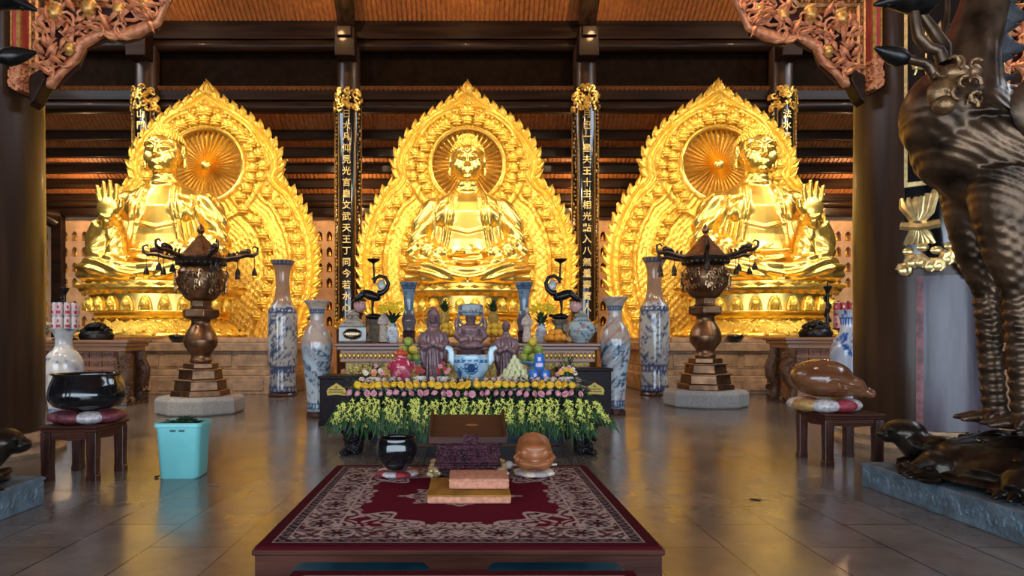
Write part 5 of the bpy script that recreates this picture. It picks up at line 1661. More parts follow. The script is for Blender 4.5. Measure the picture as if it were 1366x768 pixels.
# ------------------------------------------------------------------ gong bowls and wooden fishes on ring cushions
def ring_cushion(name, label, loc, r, h, cols, sy=1.0, n=10, group=None):
    t = thing(name, label, 'cushion', loc, 0, group)
    for i in range(n):                                          # padded lobes in turn
        a = 2 * PI * (i + .5) / n; rr = r * .68
        b = MB(); b.ell((rr * math.cos(a), rr * math.sin(a) * sy, h * .5), (r * .36, 2 * PI * rr / n * .85, h * .5), 16, 10, RZ(a))
        b.build('padded_lobe', cols[i % len(cols)], t)
    b = MB(); b.lathe([(.02, h * .25), (r * .70, h * .25), (r * .72, h * .6), (r * .6, h * .70), (.02, h * .66)], 28, sy=sy); b.build('centre_pad', cols[0], t)
    return t
SILV = pm('silver_brocade', (.60, .55, .54), .35, .2, .3, 30, .3, 90)
REDB = pm('red_brocade', (.30, .03, .045), .45, 0, .35, 25, .3, 90)
MARB = pm('maroon_brocade', (.16, .035, .045), .35, .1, .4, 20, .3, 90)
GLDB = pm('gold_brocade', (.45, .27, .09), .4, .2, .3, 25, .3, 90)
def gong(name, label, loc, r, h, prof=None):
    t = thing(name, label, 'gong', loc)
    p = prof or [(.05, .0), (.45, .01), (.75, .16), (.95, .42), (1.0, .62), (.97, .80), (.90, .96), (.92, 1.0), (.86, 1.0), (.84, .93), (.9, .7), (.7, .2), (.05, .08)]
    b = MB(); b.lathe(smoothprof([(q * r, z * h) for q, z in p], 70, 1), 56); b.build('bowl_body', LACQ, t)
    b = MB(); b.tube([(r * .90 * math.cos(i * PI / 24), r * .90 * math.sin(i * PI / 24), h * .985) for i in range(48)], h * .018, 8, True); b.build('rim', pm('worn_rim', (.03, .022, .016), .3, .5, .5, 20), t)
gy = 4.93
ring_cushion('ring_cushion', 'red and silver ring cushion under the small black gong bowl on the rug', (X(531, gy), gy, TOP), .155, .045, [REDB, SILV], n=8)
gong('gong_bowl', 'small black gong bowl on the rug left of the lectern', (X(529.5, gy), gy, TOP + .046), .15, .235)
fy = 4.95
ring_cushion('ring_cushion', 'pale brocade cushion under the orange wooden fish on the rug', (X(712, fy), fy, TOP), .15, .04, [SILV, WHITEP], n=8)

def carve_fish_small():
    b = MB(); b.ell((0, 0, .12), (.135, .12, .125), 32, 20); b.ell((0, 0, .07), (.138, .118, .07), 32, 14)
    b.ell((0, .02, .17), (.118, .105, .095), 28, 16); b.tube([(-.11, -.02, .05), (-.135, -.05, .10), (-.11, -.07, .15)], .02, 8); b.tube([(.11, -.02, .05), (.135, -.05, .10), (.11, -.07, .15)], .02, 8)
    me = realize(b, .006, 2); a = coords(me); n = normals(me)
    x, y, z = a.T
    d = .0075 * np.sin(60 * np.hypot(np.abs(x) - .06, z - .15)) * (y < 0) + .004 * np.sin(80 * np.hypot(x, z - .08))
    line = z - (.06 + 2.2 * x * x)
    d -= .020 * np.exp(-(line / .008) ** 2) * (y < -.03) * (np.abs(x) < .10)
    d += .012 * np.exp(-(((np.abs(x) - .055) / .02) ** 2 + ((z - .165) / .02) ** 2)) * (y < 0)
    a += n * d[:, None]; a[:, 2] = np.maximum(a[:, 2], 0); setco(me, a); return me
o = link('wooden_fish', carve_fish_small(), WFISHO, None, smooth=180); o.location = (X(712, fy), fy, TOP + .041); o.scale = (1.03, 1, 1.0)
tag(o, 'orange-brown carved wooden fish drum on the rug right of the lectern', 'drum')
b = MB(); b.tube([(-.02, 0, 0), (.34, .02, -.0)], .008, 8); o = thing('drum_mallet', 'thin mallet with white padded tip lying behind the orange wooden fish', 'mallet', (X(684, 5.17), 5.17, TOP + .031))
b.build('stick', WHITEP, o); b = MB(); b.ell((-.03, 0, 0), (.035, .03, .03), 14, 10); b.build('padded_tip', pm('white_felt', (.8, .78, .74), .8), o)

# ------------------------------------------------------------------ stools
def stool(label, x0, x1, y0, y1, h):
    t = thing('carved_stool', label, 'stool', ((x0 + x1) / 2, (y0 + y1) / 2, 0))
    w, d = (x1 - x0) / 2, (y1 - y0) / 2
    b = MB(); b.box(-w - .012, w + .012, -d - .012, d + .012, h - .03, h); b.box(-w + .004, w - .004, -d + .004, d - .004, h - .06, h - .03); b.build('seat', WRED, t, bevel=.01)
    for s in (-1, 1):
        pts = [(-w + .02, h - .06), (w - .02, h - .06), (w - .02, h - .17), (w - .10, h - .125), (w * .3, h - .13), (0, h - .14), (-w * .3, h - .13), (-w + .10, h - .125), (-w + .02, h - .17)]
        b = MB(); b.prism(pts, -.018, .018, T(0, s * (d - .04), 0))
        for k in range(16): b.ell((-w + .08 + (2 * w - .16) * k / 15, s * (d - .04) + s * .018, h - .095), (.016, .008, .022), 6, 4)
        b.build('apron', WRED, t, smooth=0)
        pts = [(x * (d - .02) / (w - .02), z) for x, z in pts]
        b = MB(); b.M = T(s * (w - .04), 0, 0) @ RZ(PI / 2); b.prism(pts, -.018, .018); b.build('side_apron', WRED, t, smooth=0)
        for e in (-1, 1):
            b = MB(); b.loft([[(s * (w - .048) + q[0] * a + s * f, e * (d - .048) + q[1] * a + e * f, z) for q in ((-1, -1), (1, -1), (1, 1), (-1, 1))] for z, a, f in ((h - .06, .045, 0), (h - .18, .044, .0), (.12, .041, .0), (.05, .042, .0), (.045, .046, .002), (0, .047, .002))])
            b.build('leg', WREDZ, t, smooth=0, bevel=.006)
    return t
SH = .50
stool('dark carved stool carrying the big black gong bowl', -3.86, -3.35, 6.10, 6.68, SH)
stool('dark carved stool carrying the brown wooden fish', 3.62, 4.22, 6.80, 7.42, .53)
gx, gy = X(117, 6.4), 6.4
ring_cushion('ring_cushion', 'maroon and silver ring cushion under the big black gong bowl', (gx, gy, SH), .335, .12, [MARB, SILV, MARB], .85, 9)
gong('gong_bowl', 'big black gong bowl on the stool beside the teal bin', (gx, gy, SH + .121), .335, .34, [(.05, .0), (.55, .01), (.85, .10), (.98, .28), (1.0, .45), (.95, .68), (.86, .90), (.84, 1.0), (.79, 1.0), (.78, .9), (.9, .5), (.7, .15), (.05, .08)])
fx, fy = X(1103, 7.1), 7.1
ring_cushion('ring_cushion', 'gold, silver and red ring cushion under the brown wooden fish', (fx - .03, fy, .53), .35, .14, [GLDB, SILV, REDB, SILV], .85, 8)
b = MB()
b.ell((-.06, 0, .20), (.31, .27, .20), 32, 20); b.ell((.05, 0, .14), (.32, .22, .14), 28, 16)
b.tube([(.18, 0, .14), (.32, 0, .09), (.42, 0, .065)], [.12, .075, .05], 14); b.ell((.42, 0, .06), (.05, .085, .055), 12, 8)
me = realize(b, .012, 4); a = coords(me); n = normals(me); x, y, z = a.T
line = z - (.135 - .25 * (x - .12))
dd = -.030 * np.exp(-(line / .014) ** 2) * (y < 0) * np.clip((x + .02) / .05, 0, 1) * np.clip((.30 - x) / .05, 0, 1)
dd += .006 * np.exp(-((np.hypot(x + .02, z - .14) - .07) / .012) ** 2) * (y < 0)
a += n * dd[:, None]; a[:, 2] = np.maximum(a[:, 2], 0); setco(me, a)
o = link('wooden_fish', me, WFISH, None, smooth=180); o.location = (fx, fy, .53 + .141); o.rotation_euler = (0, .03, -.15)
tag(o, 'big polished brown wooden fish drum on the stool', 'drum')

# ------------------------------------------------------------------ teal bin
bx, by = X(245.5, 6.35), 6.35
t = thing('waste_bin', 'teal plastic bin full of green clippings standing on the floor', 'bin', (bx, by, 0), .05)
def rr(w, d, z, r=.05, n=6):
    p = []
    for cx, cy, a0 in ((w - r, d - r, 0), (-w + r, d - r, PI / 2), (-w + r, -d + r, PI), (w - r, -d + r, 1.5 * PI)):
        for i in range(n + 1): a = a0 + PI / 2 * i / n; p.append((cx + r * math.cos(a), cy + r * math.sin(a), z))
    return p
b = MB(); b.loft([rr(.165, .145, 0), rr(.175, .15, .01), rr(.20, .17, .47), rr(.205, .175, .475), rr(.205, .175, .50), rr(.195, .165, .50), rr(.165, .14, .03)]); b.build('bin_body', TEAL, t, smooth=40)
b = MB(); b.loft([rr(.20, .17, .475), rr(.218, .188, .478), rr(.22, .19, .505), rr(.214, .184, .515), rr(.195, .165, .515), rr(.192, .162, .48)], cap=False); b.build('rim', TEAL, t, smooth=40)
b = MB()
for s in (-1, 1): b.box(s * .04 - .025, s * .04 + .025, -.176, -.166, .435, .455)
b.build('rim_slots', pm('dark_teal_slot', (.02, .10, .11), .5), t, smooth=0)
b = MB()
for i in range(160):
    a = R.uniform(0, 2 * PI); q = R.random() ** .5; x, y = .16 * q * math.cos(a), .13 * q * math.sin(a)
    z = .47 + .05 * (1 - q) * (1 + .6 * (x > 0))
    b.leaf((x, y, z), (x + R.uniform(-.06, .06), y + R.uniform(-.05, .05), z + R.uniform(.01, .05)), .035, (R.random(), R.random(), .2), .003, .01, 3)
o = b.build('clippings', GREEND, t); o['kind'] = 'stuff'
b = MB()
for i in range(5): b.leaf((R.uniform(-.02, .02), R.uniform(-.02, .02), .006), (R.uniform(-.04, .04), R.uniform(-.03, .03), .012), .02, (R.random(), R.random(), 0), .004, .004, 3)
b.v = [(x, y, max(.002, z)) for x, y, z in b.v]
o = b.build('leaf_scrap', GREEND); o.location = (X(209, 6.25), 6.25, 0); tag(o, 'scrap of dark leaf on the floor left of the teal bin', 'leaf')
b = MB(); b.box(-.04, .04, -.03, .03, 0, .006); o = b.build('dark_slip', DKBOX, smooth=0, bevel=.002); o.location = (X(1008, 5.4), 5.4, 0); o.rotation_euler = (0, 0, -.5)
tag(o, 'small dark slip lying alone on the floor tiles right of the dais', 'slip')
# ------------------------------------------------------------------ front columns
CRX, CRY, CLX, CLY, CR = 5.6, 8.3, -5.6, 7.6, .72
def front_column(label, x, y):
    b = MB(); b.lathe([(CR + .01, .22), (CR + .02, 2.5), (CR, 5), (CR - .03, 9.5)], 64)
    o = b.build('front_column', WCOL); struct(o, label, 'column'); o.location = (x, y, 0)
    b = MB(); b.lathe(smoothprof([(CR + .22, 0), (CR + .24, .05), (CR + .16, .09), (CR + .20, .15), (CR + .06, .21), (CR + .05, .235), (.3, .235)], 40, 0), 64)
    s = b.build('column_base', pm('sandy_stone', (.42, .29, .18), .55, 0, .2, 12, .3, 50), o); return o
fl = front_column('thick dark lacquered column at the left side behind the black gong bowl stool', CLX, CLY)
fc = front_column('thick dark lacquered column behind the bronze crane on the wooden fish side', CRX, CRY)
b = MB(); arc_strip(b, CR + .022, -.60, .95, .24, 2.0, .006, 30)
b.build('glossy_lower_sheath', pm('violet_grey_lacquer', (.060, .046, .062), .36, 0, .4, 3, .12, 8, coat=.12, stretch=(3, 3, .4)), fc)
b = MB(); arc_strip(b, CR + .024, -.66, -.57, .24, 2.0, .008, 6)
b.build('worn_red_stripe', pm('worn_red_lacquer', (.20, .07, .07), .5, 0, .5, 14), fc)
# black and gold board hanging on the right front column
t = thing('gilded_column_board', 'black curved board with gilded plants and lotus fringe, hanging on the column behind the crane', 'board', (CRX, CRY, 0))
b = MB(); arc_strip(b, CR + .035, -.80, .85, 2.15, 8.2, .03, 24); b.build('board', LACQ, t)
b = MB()
for a0, a1, z0, z1 in ((-.80, -.76, 3.05, 8.2), (.78, .82, 3.05, 8.2), (-.80, .82, 3.02, 3.07), (-.55, -.53, 3.9, 8.2)): arc_strip(b, CR + .065, a0, a1, z0, z1, .02, 12 if a1 - a0 > .5 else 2)
b.build('gilt_border', pm('pale_gold_leaf', (.80, .60, .26), .32, .75, .25, 14), t)
PGOLD = MATS['pale_gold_leaf']
rb = CR + .068
def ap(a, z, r=0): return Vector(((rb + r) * math.sin(a), -(rb + r) * math.cos(a), z))
b = MB(); r_ = random.Random(3)
for k in range(44):                                             # flowering plant reliefs
    a = r_.uniform(-.72, .70); z = r_.choice([3.25, 3.45, 3.6, 3.8, 4.05, 4.3, 4.6, 4.95, 5.3, 5.7, 6.1, 6.5, 7.0]) + r_.uniform(-.1, .1)
    pts = [ap(a, z), ap(a + .04, z + .08), ap(a + r_.uniform(-.1, .1), z + .22)]
    b.tube(pts, .012, 5)
    for j in range(7):
        da, dz = r_.uniform(-.2, .2), r_.uniform(-.08, .2)
        b.leaf(ap(a, z + .1), ap(a + da, z + .1 + dz), .055, ap(a + .1, z + .3) - ap(a, z), .016, .02)
    if k % 2:
        for j in range(8):
            q = j * PI / 4; b.leaf(ap(a, z + .12, .01), ap(a + .10 * math.cos(q), z + .12 + .075 * math.sin(q), .02), .05, ap(a + .1 * math.sin(q), z - .07 * math.cos(q)) - ap(a, z), .016, .012)
b.build('plant_reliefs', PGOLD, t)
b = MB()
for a in (-.62, -.05, .50):                                     # lotus and scroll fringe along the lower edge
    for j in range(6):
        s = -1 + .4 * j
        b.tube([ap(a - .02 + s * .03, 2.62), ap(a + s * .12, 2.72), ap(a + s * .20, 2.80 + .03 * j), ap(a + s * .22, 2.90)], [.05, .055, .045, .02], 7)
        b.tube([ap(a - .02 + s * .03, 2.55), ap(a + s * .10, 2.45), ap(a + s * .18, 2.36)], [.05, .05, .02], 7)
    b.tube([ap(a - .22, 2.58, .02), ap(a, 2.55, .03), ap(a + .24, 2.58, .02)], .05, 7)
for j in range(17):
    a = -.80 + 1.62 * j / 16; z = 2.12 + .07 * math.sin(j * 1.3) - .05 * math.cos(j * .75)
    b.tube([ap(a - .06 * math.cos(i * .9), z + .06 * math.sin(i * .9), .01) for i in range(6)], [.05, .05, .045, .04, .03, .02], 7)
    b.ell(ap(a, z, .01), (.07, .04, .065), 9, 6)
for j in range(10):
    a = -.74 + 1.5 * j / 9; b.ell(ap(a, 2.28 + .04 * (j % 2)), (.08, .035, .05), 8, 6)
b.build('lotus_fringe', PGOLD, t)

# ------------------------------------------------------------------ carved corner brackets
def pip(x, z, poly):
    c = False; n = len(poly)
    for i in range(n):
        (x1, z1), (x2, z2) = poly[i], poly[(i + 1) % n]
        if (z1 > z) != (z2 > z) and x < (x2 - x1) * (z - z1) / (z2 - z1) + x1: c = not c
    return c
bd = 8.3
pxl = lambda u, v: ((1149 - u) * bd / FPX, Z(v, bd))
LOW = [pxl(*q) for q in ((1142, 118), (1126, 118), (1112, 104), (1097, 90), (1089, 70), (1061, 57), (1044, 62), (1024, 57), (999, 45), (989, 21), (977, -3), (960, -30))]
UP = [pxl(*q) for q in ((985, -48), (1020, -30), (1044, -2), (1063, 18), (1141, 18))]
POLY = LOW + UP
def bracket(label):
    t = thing('carved_corner_bracket', label, 'bracket', (0, 0, 0))
    r_ = random.Random(12)
    b = MB(); ins = [(x * .96 + .03, z * .97 + .10) for x, z in POLY]; b.prism(ins, .03, .08); b.build('backing', pm('dark_red_backing', (.05, .012, .010), .5), t, smooth=0)
    b = MB()
    for k in range(230):
        x, z = r_.uniform(0, 1.75), r_.uniform(4.2, 6.0)
        if not pip(x, z, POLY): continue
        sg = r_.choice((-1, 1)); ph = r_.uniform(0, 6); s = r_.uniform(.06, .15); n = 9
        pts = []
        for i in range(n):
            rad = s * (1 - i / n) + .012
            pts.append((x + rad * math.cos(ph + sg * i * .62), -.02 - .05 * math.sin(i * .35) + r_.uniform(-.01, .01), z + rad * math.sin(ph + sg * i * .62)))
        b.tube(pts, [.024 - .0019 * i for i in range(n)], 7)
    for k in range(150):
        x, z = r_.uniform(0, 1.75), r_.uniform(4.2, 6.0)
        if not pip(x, z, POLY): continue
        a = r_.uniform(0, 6.28); L_ = r_.uniform(.12, .24)
        b.leaf((x, -.05, z), (x + L_ * math.cos(a), -.09, z + L_ * math.sin(a)), .06, (-math.sin(a), 0, math.cos(a)), .03, .03)
    b.tube([(x, -.02, z) for x, z in LOW], [.05 + .015 * math.sin(i * 2) for i in range(len(LOW))], 10)
    b.tube([(x, .03, z + .07) for x, z in LOW], .045, 8)
    b.build('scrollwork', TERRA, t)
    for (u, v, r) in ((1117, 36, .085), (1078, 30, .08), (1042, 32, .07), (1012, 26, .06), (1100, 78, .06)):
        x, z = pxl(u, v); b = MB(); b.ell((x, -.07, z), (r, r * .8, r * 1.05), 14, 10); b.leaf((x - r, -.05, z - r), (x + r * 1.3, -.1, z - r * .8), .06, (0, 0, 1), .02)
        b.leaf((x + r, -.05, z + r * .6), (x - r * .6, -.1, z + r * 1.4), .06, (1, 0, 0), .02); b.build('gilded_peach', pm('peach_gilding', (.55, .28, .07), .42, .55, .4, 20), t)
    # border trim with beads, red lacquer boards
    b = MB(); zt = Z(17, bd)
    pts = [pxl(1141, 112), pxl(1141, 18), pxl(1063, 18), pxl(1044, -2), pxl(1020, -30)]
    b.tube([(x, -.04, z) for x, z in pts], .032, 6)
    b.tube([(x - .07 if i < 2 else x, -.05, z + (.09 if i else 0)) for i, (x, z) in enumerate(pts)], .022, 6)
    for a_, c_ in zip(pts[:-1], pts[1:]):
        n = int(math.hypot(a_[0] - c_[0], a_[1] - c_[1]) / .075)
        for i in range(n):
            q = i / n; b.ell((a_[0] + (c_[0] - a_[0]) * q - .035, -.055, a_[1] + (c_[1] - a_[1]) * q + .05), (.018, .02, .03), 6, 4)
    b.build('border_trim', pm('trim_gilding', (.40, .19, .07), .4, .5, .4, 20), t)
    b = MB()
    b.prism([(.03, zt + .085), (.72, zt + .085), (1.0, zt + .37), (1.5, zt + .72), (1.5, zt + 1.3), (.03, zt + 1.3)], -.10, .05); b.build('red_board', REDL, t, smooth=0, bevel=.012)
    b = MB(); b.prism([(.03, Z(148, bd)), (.09, Z(142, bd)), (.21, Z(116, bd)), (.16, Z(104, bd)), (.03, Z(112, bd))], -.12, .08); b.build('corbel', WDARK, t, smooth=0, bevel=.02)
    return t
def column_trim(col, s, dz=0):
    """red lacquer post and terracotta cloud against the column where a bracket springs"""
    r_ = random.Random(31); M_ = T(s * CR, 0, dz) @ S(s, 1, 1)
    b = MB(); b.M = M_; b.box(-.02, .075, -.34, -.05, Z(94, bd), Z(10, bd)); b.build('red_strip', REDL, col, smooth=0, bevel=.01)
    b = MB(); b.M = M_
    for y0, y1 in ((-.36, -.325), (-.065, -.035)): b.box(.05, .09, y0, y1, Z(94, bd), Z(10, bd))
    b.box(-.02, .0, -.355, -.33, Z(94, bd), Z(10, bd))
    b.build('strip_edging', pm('edge_gilding', (.50, .24, .06), .4, .5, .3, 20), col, smooth=0)
    b = MB(); b.M = M_
    for k in range(150):
        x, y, z = r_.choice(((.08, r_.uniform(-.34, -.05), 0), (r_.uniform(-.03, .08), -.35, 0))); z = r_.uniform(Z(132, bd) + (y + .34) * .2, Z(95, bd))
        b.ell((x, y, z), (.022, .026, .024), 6, 4)
    b.box(-.02, .075, -.34, -.05, Z(130, bd), Z(95, bd))
    b.build('cloud_block', TERRA, col)
column_trim(fc, -1); column_trim(fc, 1); column_trim(fl, 1, -.27)
bk = bracket('carved terracotta and gold bracket on the inner side of the column behind the crane')
bk.location = (CRX - CR - .10, CRY - .16, 0); bk.scale = (-1, 1, 1)
dup(bk, (CLX + CR + .10, CLY - .16, -.27), 0, 'carved terracotta and gold bracket at the top left corner of the photo', sc=(1, 1, 1))
dup(bk, (CRX + CR + .10, CRY - .16, 0), 0, 'carved terracotta and gold bracket behind the crane plumes at the top right edge', sc=(1, 1, 1))
b = MB(); b.box(-4.9, 4.9, 7.75, 8.15, 6.75, 7.3); struct(b.build('cross_beam', REDL, bevel=.02))

# ------------------------------------------------------------------ bronze crane on a turtle, on a stone plinth
CD = 5.2
def plinth(label, x0, x1, y0, y1, h):
    t = thing('carved_plinth', label, 'plinth', ((x0 + x1) / 2, (y0 + y1) / 2, 0)); w, d = (x1 - x0) / 2, (y1 - y0) / 2
    b = MB(); b.box(-w, w, -d, d, 0, h); b.build('stone_slab', STONE, t, smooth=0, bevel=.012)
    b = MB(); r_ = random.Random(5)
    def curls(fx):
        n = int(2 * d / .13)
        for i in range(n):
            y = -d + .08 + (2 * d - .16) * i / (n - 1); s = 1 if i % 2 else -1
            b.tube([(fx, y + .045 * math.cos(k * .8) * (1 - k / 9), h * .5 + s * (.045 * math.sin(k * .8) * (1 - k / 9))) for k in range(8)], .011, 6)
            b.tube([(fx, y - .05, h * .5 - s * .05), (fx, y, h * .5 + s * .02), (fx, y + .06, h * .5 + s * .06)], .009, 5)
    curls(-w); curls(w)
    b.box(-w - .006, w + .006, -d - .006, d + .006, h - .03, h - .012)
    b.build('carved_waves', STONE, t)
    return t
PH = .21
plinth('carved blue-grey stone plinth under the bronze crane and turtle', 3.47, 5.5, 3.5, 5.92, PH)
plinth('carved grey stone plinth at the left edge of the photo beside the dark stool', -5.4, -3.30, 3.2, 5.28, .22)

BRC = pm('crane_bronze', (.085, .050, .028), .36, .7, .7, 5, .2, 60, bdist=.005)
BRK = pm('turtle_bronze', (.030, .024, .018), .28, .8, .7, 6, .35, 28, bdist=.012)
GREYP = pm('grey_plume_bronze', (.045, .045, .05), .6, .4, .4, 12, .3, 40)
PATIN = pm('brown_patina', (.24, .135, .06), .35, .7, .4, 10, .3, 50)


def crane(label):
    """origin on the plinth top under the crane; +x towards its tail"""
    O = P(1325, 555, CD); O = Vector((O.x, CD, 0))
    L = lambda u, v, dy=0: P(u + 12, v, CD) - O + Vector((0, dy, 0))
    t = thing('bronze_crane', label, 'statue', (O.x, O.y, -.025))
    b = MB()
    b.ell(L(1362, 205), (.84, .45, .52), 32, 20, RY(.22)); b.ell(L(1352, 262), (.42, .36, .30), 20, 14)
    b.ell(L(1245, 150), (.27, .33, .36), 24, 16); b.ell(L(1268, 190), (.31, .36, .34), 24, 16); b.ell(L(1303, 232), (.26, .33, .26), 20, 14)
    b.tube([L(1270, 165), L(1272, 115), L(1283, 60), L(1300, 5), L(1315, -60), L(1318, -130), L(1300, -190), L(1275, -215)], [.38, .27, .19, .165, .15, .14, .13, .11], 24)
    b.ell(L(1272, -218), (.17, .11, .12), 18, 12)
    b.tube([L(1258, -215), L(1225, -205), L(1185, -188)], [.07, .05, .012], 10)
    b.tube([L(1420, 190), L(1480, 230), L(1530, 300)], [.36, .26, .1], 16)
    for dy, du in ((.19, 0), (-.19, 40)):
        L2 = lambda u, v, d_=0: P(u + du, v, CD + dy) - O
        b.tube([L2(1300, 225), L2(1298, 285), L2(1305, 335), L2(1313, 372)], [.26, .195, .155, .11], 18)
        n = 46; w0, w1 = L2(1313, 366), L2(1328, 556); w1.z = .69
        b.tube([w0.lerp(w1, i / n) for i in range(n + 1)], [.084 * (1 + .13 * math.sin(i * 2 * PI / 3.6)) for i in range(n + 1)], 16)
        b.ell(L2(1313, 374), (.105, .105, .08))
        for k in range(4):
            a = PI + (-.7 + .7 * k if k < 3 else PI)
            f = w1
            b.tube([f, f + Vector((.16 * math.cos(a), .16 * math.sin(a), .0)), f + Vector((.28 * math.cos(a), .28 * math.sin(a), -.02))], [.06, .045, .02], 8)
    me = realize(b, .017, 3)
    a = coords(me); nr = normals(me); x, y, z = a.T
    c = L(1345, 205)
    # feather scales on the breast and wavy barbs down the flank
    q = x * 8 + vnoise(x * 3, z * 3) * 1.2; rr = z * 11 + .5 * (np.floor(q) % 2)
    sc = np.abs((q % 1) - .5) * .8 + (rr % 1) * .6
    bodym = np.clip((z - 2.2) / .25, 0, 1) * (z < 3.15)
    d = .0045 * np.sin(115 * (z * .75 + x * .5) + 15 * vnoise(x * 2.2, z * 2.2)) * bodym * np.clip((3.15 - z) / .2, 0, 1)
    d += .004 * np.sin(90 * (x * .6 - z * .2) + 4 * vnoise(x * 5, z * 5, 3)) * (z > 3.15) * (z < 4.0)
    leg = (z < 2.2)
    d += .005 * np.sin(70 * z) * np.sin(60 * (x + .3 * z)) * (z > 1.25) * leg
    a += nr * d[:, None]; setco(me, a)
    link('crane_body', me, BRC, t, smooth=180)
    b = MB()                                                    # folded wings: rows of long feathers
    for s in (-1, 1):
        b.ell(L(1385, 175, s * .40), (.62, .10, .36), 24, 14, RY(.2))
        for row in range(3):
            for k in range(9):
                p0 = L(1300 + 13 * k + 14 * row, 135 + 26 * row + 3 * k, s * (.46 + .012 * row)); p1 = p0 + Vector((.42, s * .0, -.17 - .02 * k))
                b.leaf(p0, p1, .10, (0, 0, 1), .03, .02 * s)
    b.build('folded_wings', BRC, t)
    b = MB()                                                    # grey plumes down the back of the neck
    for k, (u, v, du, dv) in enumerate(((1316, -130, 50, 20), (1326, -95, 48, 24), (1327, -60, 46, 24), (1323, -28, 44, 22), (1316, 2, 46, 22), (1312, 24, 30, 12), (1306, 42, 50, 26), (1302, 66, 32, 12), (1296, 84, 42, 22))):
        b.leaf(L(u - 8, v), L(u + du * .93, v + dv * .85), .21, (.4, 0, -1), .10, .02, 6)
    b.build('neck_plumes', GREYP, t, smooth=180)
    b = MB()                                                    # lotus ornament on the breast
    for k, (u, v, ru, rv) in enumerate(((1228, 112, 20, 12), (1218, 135, 20, 20), (1240, 128, 20, 16), (1214, 152, 14, 12), (1250, 108, 16, 12), (1252, 140, 14, 12))):
        p = L(u, v, -.27 + .04 * (k % 3)); b.ell(p, (ru * .0058, .07, rv * .0058), 14, 10)
    for k in range(10):
        p = L(1228 + R.uniform(-25, 25), 128 + R.uniform(-28, 30), -.32); aa = R.uniform(0, 6)
        b.tube([p + Vector((.06 * math.cos(aa + i * .7) * (1 - i / 8), -.02, .06 * math.sin(aa + i * .7) * (1 - i / 8))) for i in range(6)], [.018 - .002 * i for i in range(6)], 6)
    ob = b.build('breast_lotus', PATIN, t)
    b = MB()
    b.tube([L(1222, 92, -.2), L(1216, 78, -.2), L(1202, 74, -.2), L(1190, 60, -.2), L(1186, 40, -.2), L(1184, 22, -.2)], [.05, .045, .042, .04, .036, .036], 10)
    b.tube([L(1224, 92, -.2), L(1226, 72, -.18), L(1213, 48, -.16), L(1200, 28, -.15), L(1192, 14, -.15)], [.05, .05, .042, .036, .034], 10)
    b.tube([L(1222, 70, -.16), L(1234, 45, -.12), L(1240, 18, -.1), L(1240, -18, -.1)], [.03, .024, .02, .018], 8)
    b.tube([L(1212, 112, -.2), L(1204, 98, -.2), L(1196, 93, -.2), L(1180, 90, -.2), L(1172, 88, -.2)], [.04, .036, .034, .034, .04], 10)
    b.build('lotus_stems', BRC, t)
    for pts, rad in (([L(1212, 2, -.2), L(1196, 6, -.2), L(1180, 10, -.2), L(1160, 12, -.2), L(1148, 15, -.2), L(1133, 19, -.2)], [.10, .15, .12, .075, .04, .012]),
                     ([L(1176, 89, -.2), L(1166, 87, -.2), L(1156, 83, -.2), L(1146, 79, -.2), L(1134, 74, -.2)], [.04, .07, .065, .045, .01]),
                     ([L(1240, -10, -.1), L(1243, -30, -.1), L(1250, -60, -.1)], [.03, .09, .02])):
        b = MB(); b.tube(pts, rad, 14)
        d_ = (Vector(pts[-1]) - Vector(pts[0])).normalized()
        for k in range(6):
            an = k * PI / 3; sv = Vector((0, math.cos(an), math.sin(an)))
            m_ = len(pts) // 2
            b.leaf(Vector(pts[0]) + sv * rad[0] * .8, Vector(pts[m_]).lerp(Vector(pts[-1]), .45) + sv * rad[m_] * .5, rad[m_] * 1.3, d_.cross(sv), .012, .02)
        b.build('lotus_bud', BLACKB, t)
    return t


